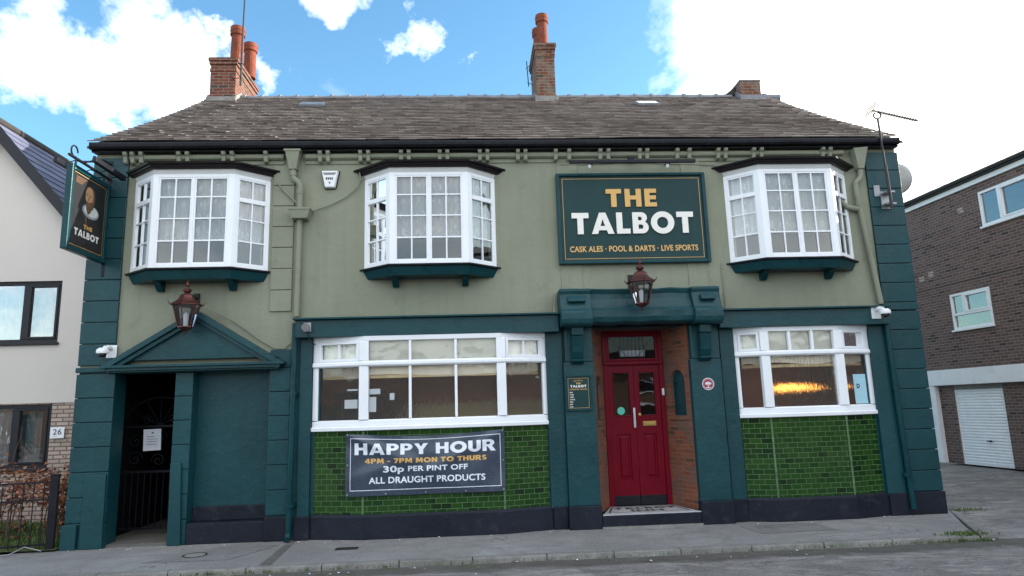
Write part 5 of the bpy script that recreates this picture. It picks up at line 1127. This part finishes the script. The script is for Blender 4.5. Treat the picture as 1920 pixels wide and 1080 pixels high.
# front garden
q = MB(); vs = []
rough = lambda x, y: .03+.03*mnoise.noise(Vector((x*1.5, y*1.5, 0)))
nx, ny = 40, 16
q.add([(-14+8.1*i/nx, -.15+2.8*j/ny, rough(-14+8.1*i/nx, -.15+2.8*j/ny)) for i in range(nx+1) for j in range(ny+1)], [(i*(ny+1)+j, (i+1)*(ny+1)+j, (i+1)*(ny+1)+j+1, i*(ny+1)+j+1) for i in range(nx) for j in range(ny)])
struct(q.build('garden_soil', 'moss', smooth=True))
def blades(name, label, spots, hmin, hmax, mats=('grassA', 'grassB'), wd=.006):
    q = MB()
    for x, y, z in spots:
        q.cur = random.randrange(len(mats)); a = random.uniform(0, 6.28); h = random.uniform(hmin, hmax); l = random.uniform(.2, .9)*h; c, s_ = math.cos(a), math.sin(a)
        q.add([(x-s_*wd, y+c*wd, z), (x+s_*wd, y-c*wd, z), (x+c*l*.4+s_*wd*.7, y+s_*l*.4-c*wd*.7, z+h*.65), (x+c*l*.4-s_*wd*.7, y+s_*l*.4+c*wd*.7, z+h*.65), (x+c*l, y+s_*l, z+h)], [(0, 1, 2, 3), (3, 2, 4)])
    return tag(q.build(name, list(mats)), label, 'grass', kind='stuff')
blades('lawn_grass', 'short lawn grass behind the black railings', [(x, y, rough(x, y)) for x, y in ((random.uniform(-9.5, -5.95), random.uniform(-.1, 2.6)) for _ in range(9000))], .03, .10)
wd = []
for cx, n, sp in ((-3.25, 60, .10), (-2.62, 90, .2), (-3.0, 70, .25), (-2.2, 60, .25), (-1.5, 60, .25), (-1.1, 40, .12), (-.3, 60, .3), (.6, 50, .3), (1.6, 30, .2), (2.7, 40, .3), (3.6, 60, .3), (4.4, 50, .2), (5.2, 60, .2), (5.8, 120, .25), (6.2, 200, .2), (6.45, 120, .12)):
    for _ in range(int(n*.4)): wd.append((random.gauss(cx, sp), -1.765-abs(random.gauss(0, .035)), -.05))
blades('kerb_weeds', 'grass and weeds growing along the foot of the kerb', wd, .015, .05, wd=.006)
wd = [(6.35+random.gauss(0, .16), -1.62+random.gauss(0, .06), 0.0) for _ in range(330)]+[(7.35+random.gauss(0, .10)+k*.22, .35+random.gauss(0, .07)+k*.02, -.04) for k in range(4) for _ in range(70)]+[(random.uniform(-6, -5.3), random.uniform(-.12, .0), 0) for _ in range(30)]
blades('corner_grass', 'mossy grass at the splayed right end of the pavement', wd, .015, .05)
def gx_(n): return [(random.uniform(-5.3, 7), .0) for _ in range(n)]
# leafy litter and paint flecks along the foot of the wall and in the gutter
q = MB()
for _ in range(240):
    if random.random() < .45: x, y, z = random.uniform(-5.8, 7.2), -.10-abs(random.gauss(0, .12)), .006
    else: x, y, z = random.uniform(-4, 8), -1.8-abs(random.gauss(0, .30)), -.04
    q.cur = random.choice((0, 0, 1, 2)); r_ = random.uniform(.006, .020); a = random.uniform(0, 3)
    q.add([(x+r_*math.cos(a+t)*(1 if t % 2 else .6), y+r_*math.sin(a+t), z+.004*math.sin(t)) for t in (0, 1.5, 3, 4.6)], [(0, 1, 2, 3)])
tag(q.build('pavement_litter', ['paper', 'leafC', 'leafD']), 'scattered flecks of litter and dead leaves on the pavement and road', 'litter', kind='stuff')
# railings
rl = empty('railing_fence', 'low black iron railings with a square end post beside the pub', 'fence', (-5.98, -.07, 0)); LR = (-5.98, -.07, 0)
fd = Vector((-1, -.30, 0)).normalized(); fo = Vector((-6.02, -.06, 0))
q = MB()
for z in (.10, .71, .95): q.obox(fo, fd, Vector((0, 1, 0)), UP, 0, 3.2, -.012, .012, z-.012, z+.012)
sub(q, 'rail', 'black', rl, LR)
q = MB(); q.obox(fo, fd, Vector((-fd.y, fd.x, 0)), UP, -.05, .05, -.05, .05, 0, 1.04); q.obox(fo, fd, Vector((-fd.y, fd.x, 0)), UP, -.058, .058, -.058, .058, 1.04, 1.06); sub(q, 'post', 'black', rl, LR, bevel=.006)
for i in range(1, 26):
    q = MB(); p = fo+fd*(.125*i); q.tube([(p.x, p.y, .06), (p.x, p.y, .95)], .008, 6); sub(q, 'baluster', 'black', rl, LR)
q = MB(); q.tube([(-6.05, -.2, .03), (-6.25, -.25, .10), (-6.4, -.32, .02), (-6.7, -.42, .012), (-7.3, -.55, .012)], .008, 6); tag(q.build('loose_hose', 'galv', None, loc=(-6.4, -.32, .02)), 'thin pale hose lying at the foot of the railings', 'hose')
# copper beech hedge
hg = empty('beech_hedge', 'copper beech hedge with dead brown leaves behind the railings', 'hedge', (-6.9, .75, 0)); LH = (-6.9, .75, 0)
q = MB(); ends = []
for _ in range(46):
    x, y = random.uniform(-8.9, -5.95), random.uniform(.45, 1.0); p = Vector((x, y, .02)); pts = [p.copy()]; d = Vector((random.gauss(0, .12), random.gauss(0, .12), 1))
    for k in range(5): p = p+d*random.uniform(.16, .26); d = (d+Vector((random.gauss(0, .28), random.gauss(0, .22), 0))).normalized(); pts.append(p.copy()); ends.append((p.copy(), k))
    q.tube(pts, .012, 5, .004)
for x, y, h in ((-8.3, .6, 2.35), (-8.22, .65, 2.4), (-7.2, .9, 1.75), (-7.95, .62, 1.6)):
    pts = [Vector((x+.05*math.sin(k*1.3+x*9), y, .3+(h-.3)*k/8)) for k in range(9)]; q.tube(pts, .010, 5, .004); ends += [(pp, 3) for pp in pts[2:6]]
sub(q, 'stem', 'twig', hg, LH)
q = MB()
for _ in range(4200):
    c = None
    if random.random() < .9:
        p, k = random.choice(ends); c = p+Vector((random.gauss(0, .11), random.gauss(0, .10), random.gauss(0, .09)))
        if c.z < .55 and random.random() < .72: continue
        if c.z > 1.22 and random.random() < .7: continue
    else: c = Vector((random.uniform(-8.8, -5.95), random.uniform(.3, .9), random.uniform(.6, 1.1)))
    if c.x > -5.93: continue
    q.cur = random.choices(range(4), (4, 4, 1.5, 3))[0]
    a = Vector((random.gauss(0, 1), random.gauss(0, 1), random.gauss(0, .6))).normalized(); b = a.cross(Vector((random.gauss(0, 1), random.gauss(0, 1), random.gauss(0, 1)))).normalized(); l = random.uniform(.028, .050); wv = l*.55; n_ = a.cross(b)
    q.add([c-a*l, c-a*l*.2+b*wv+n_*.006, c+a*l, c-a*l*.2-b*wv+n_*.006, c-a*l*.1-n_*.006], [(0, 1, 4), (1, 2, 4), (2, 3, 4), (3, 0, 4)])
sub(q, 'leaves', ['leafA', 'leafB', 'leafC', 'leafD'], hg, LH)

# ------------------------------------------------------------------ dark brick flats over garages, right
fl = empty('brick_flats', 'dark brown brick flats over garages with white framed windows right of the pub', 'flats', (12.73, 7.07, 0), None, math.atan(.061))
def fslab(mb, outer, holes, x0, x1):     # outline in (y, z)
    vs, fs = holed(outer, holes); n = len(vs)
    mb.add([(x0, p[0], p[1]) for p in vs]+[(x1, p[0], p[1]) for p in vs], [f for f in fs]+[tuple(n+i for i in f) for f in fs])
    for lp in [outer]+list(holes):
        k = len(lp); mb.add([(x0, p[0], p[1]) for p in lp]+[(x1, p[0], p[1]) for p in lp], [(i, (i+1) % k, k+(i+1) % k, k+i) for i in range(k)])
W1, W2 = (-1.78, -.49, 3.47, 4.41), (-3.75, -1.89, 5.91, 6.80)
W3 = (-6.6, -4.9, 5.91, 6.80); W4 = (-5.2, -3.9, 3.47, 4.41)
FS, FE = -16.0, 4.5  # near end lengthened out of view to block sun and low sky
q = MB(); fslab(q, rect(FS, FE, 2.461, 7.029), [rect(*a) for a in (W1, W2, W3, W4)], 0, .3); q.box(.3, 8, FE-.3, FE, 2.461, 7.1); q.box(.3, 8, FS, FS+.3, 0, 7.1); q.box(7.7, 8, FS+.3, FE-.3, 0, 7.1); q.build('brick_wall', 'flats', fl)
q = MB(); fslab(q, [(FS, 0), (-1.60, 0), (-1.60, 2.049), (0.0, 2.049), (0, 0), (.5, 0), (.5, 2.049), (FS, 2.049)], [], .10, .35); q.box(.101, 8, .5, .7, 0, 2.049); q.build('ground_floor_wall', 'flats', fl)
q = MB(); q.box(-.05, .34, FS, .80, 2.05, 2.459); q.build('concrete_band', 'bandw', fl, bevel=.008)
for z in (4.68,): 
    q = MB(); q.box(-.006, -.0005, FS, FE, z, z+.022); q.build('movement_joint', 'darkroof', fl)
q = MB(); q.box(-.03, .25, .51, .80, 0, 2.048); q.build('end_post', 'bandw', fl, bevel=.008)
q = MB(); q.box(.12, .2, -1.6, 0, 1.93, 2.049); q.build('garage_lintel', 'stone', fl)
q = MB(); q.box(.135, .19, -1.60, -1.55, 0, 1.93); q.box(.135, .19, -.05, 0, 0, 1.93); q.build('garage_frame', 'shutter', fl)
q = MB(); N = 26; z0, z1 = .02, 1.93
prof = []
for i in range(N):
    a = z0+(z1-z0)*i/N; hgt_ = (z1-z0)/N; prof += [(.168, a), (.150, a+hgt_*.22), (.146, a+hgt_*.55), (.150, a+hgt_*.85), (.168, a+hgt_*.97)]
q.add([(x, y, z) for x, z in prof for y in (-1.55, -.05)], [(2*i, 2*i+1, 2*i+3, 2*i+2) for i in range(len(prof)-1)]); q.box(.14, .18, -1.55, -.05, .0, .02); gd = q.build('garage_door', 'shutter', fl)
q = MB(); q.tube([(.15, -.97, .62), (.10, -.97, .62)], .022, 8); q.box(.085, .10, -1.05, -.89, .605, .635); q.build('handle', 'black', gd)
def flat_window(a, split, transom):
    y0, y1, z0, z1 = a; q = MB(); xa, xb = -.02, .09; t = .06
    B = lambda c0, c1, d0, d1, k=0.0: q.box(xa-k, xb, c0, c1, d0, d1)
    B(y0, y1, z0, z0+t); B(y0, y1, z1-t, z1); B(y0, y0+t, z0+t, z1-t); B(y1-t, y1, z0+t, z1-t); ym = y1-(y1-y0)*split
    if transom:
        B(y0+t, y1-t, z0+.36, z0+.42, .004); B(ym-.035, ym+.035, z0+.42, z1-t, .004); B(y0+t, ym-.035, z1-t-.04, z1-t, .012); B(y0+t, ym-.035, z0+.42, z0+.46, .012); B(y0+t, y0+t+.04, z0+.46, z1-t-.04, .012); B(ym-.075, ym-.035, z0+.46, z1-t-.04, .012)
    else:
        B(ym-.04, ym+.04, z0+t, z1-t, .004); B(y0+t, ym-.04, z1-t-.045, z1-t, .012); B(y0+t, ym-.04, z0+t, z0+t+.045, .012); B(y0+t, y0+t+.045, z0+t+.045, z1-t-.045, .012); B(ym-.085, ym-.04, z0+t+.045, z1-t-.045, .012)
    o = q.build('window', 'upvc', fl, bevel=.006)
    q = MB(); q.box(.03, .034, y0+.03, y1-.03, z0+.03, z1-.03); q.build('pane', 'houseglass', o)
    q = MB(); q.box(-.07, -.021, y0-.04, y1+.04, z0-.05, z0-.001); q.box(-.021, .0, y0-.02, y1+.02, z0-.045, z0-.002); q.build('sill', 'upvc', o, bevel=.006)
    q = MB(); q.box(.5, .52, y0-.1, y1+.1, z0-.2, z1+.2); q.build('blind', 'bluepaper' if not transom else 'darkroof', o)
flat_window(W1, .34, True); flat_window(W2, .32, False); flat_window(W3, .32, False); flat_window(W4, .34, True)
q = MB(); q.box(-.06, .3, FS, FE, 7.03, 7.15); q.build('eaves_strip', 'upvc', fl)
q = MB(); q.box(-.16, .3, FS-.1, FE+.1, 7.162, 7.185); q.box(-.16, -.10, FS-.1, FE+.1, 7.187, 7.25); q.build('gutter', 'black', fl)
q = MB(); q.prism([(-.20, FS-.2, 7.255), (4, FS-.2, 8.5), (8.2, FS-.2, 7.255), (8.2, FS-.2, 7.20), (4, FS-.2, 8.40), (-.20, FS-.2, 7.20)], (0, FE-FS+.4, 0)); rr_ = q.build('roof', 'darkroof', fl)
q = MB(); y = FS-.2
while y < FE+.2: q.obox((-.22, y, 7.25), (1, 0, .296), (0, 1, 0), (-.28, 0, .96), 0, 4.1, .0, .155, .0, .022+random.uniform(0, .008)); y += .16
q.build('roof_tiles', 'stone', rr_)
for y, z in ((-.02, 5.0), (-1.36, 6.45), (.35, 4.95)):
    q = MB(); q.box(-.004, -.0005, y, y+.19, z, z+.16); q.build('pale_brick', 'buff', fl)

# ------------------------------------------------------------------ brick terrace on the far side of the street, seen only in the window glass
te = empty('brick_terrace', 'red brick terrace across the street reflected in the windows', 'terrace', (0, -25, 0))
q = MB(); q.box(-46, 46, -.0, 6, -.06, 3.9); q.build('wall', 'brickfar', te)
q = MB(); q.prism([(-46.3, -.3, 3.9), (-46.3, 3, 5.6), (-46.3, 6.3, 3.9)], (92.6, 0, 0)); q.v = [(x, -yy+6.1, z) if False else (x, yy, z) for x, yy, z in q.v]; q.build('roof', 'darkroof', te)
for o in te.children: pass
te.location = (0, -40, 0)
for i in range(16):
    x = -39+i*5
    for z0, z1 in ((.8, 1.8), (2.6, 3.5)):
        q = MB(); q.box(x, x+1.5, 5.99, 6.06, z0, z1); o = q.build('window', 'upvc', te); q = MB(); q.box(x+.1, x+1.4, 6.061, 6.07, z0+.1, z1-.1); q.build('pane', 'darklens', o)
    q = MB(); q.box(x+2.4, x+3.3, 5.99, 6.06, -.06, 2.1); q.build('door', ('red', 'wood_green', 'upvc')[i % 3], te)

# ------------------------------------------------------------------ covers in the pavement
q = MB(); q.lathe([(.0001, .0), (.13, .0), (.135, -.002)], (-3.71, -.83, .0085), 28); q.v = [(-3.71+(x+3.71)*1.0, -.83+(y+.83)*1.0, z) for x, y, z in q.v]
cv = q.build('drain_cover', 'stone', None, loc=(-3.71, -.83, .006)); tag(cv, 'small round pale cover in the dark pavement patch', 'cover')
q = MB(); q.lathe([(.135, .0), (.155, .001), (.155, -.003), (.135, -.003)], (0, 0, .004), 28); q.f = q.f[:-2]; q.mi = q.mi[:-2]; q.build('rim', 'iron', cv)
q = MB(); q.box(-1.88, -1.58, -.88, -.73, .001, .006)
for i in range(6): q.box(-1.87+i*.05, -1.845+i*.05, -.87, -.74, .0062, .009)
tag(q.build('meter_cover', 'iron', None, loc=(-1.73, -.8, .001)), 'small rectangular rusty cover in the pavement below the banner', 'cover')
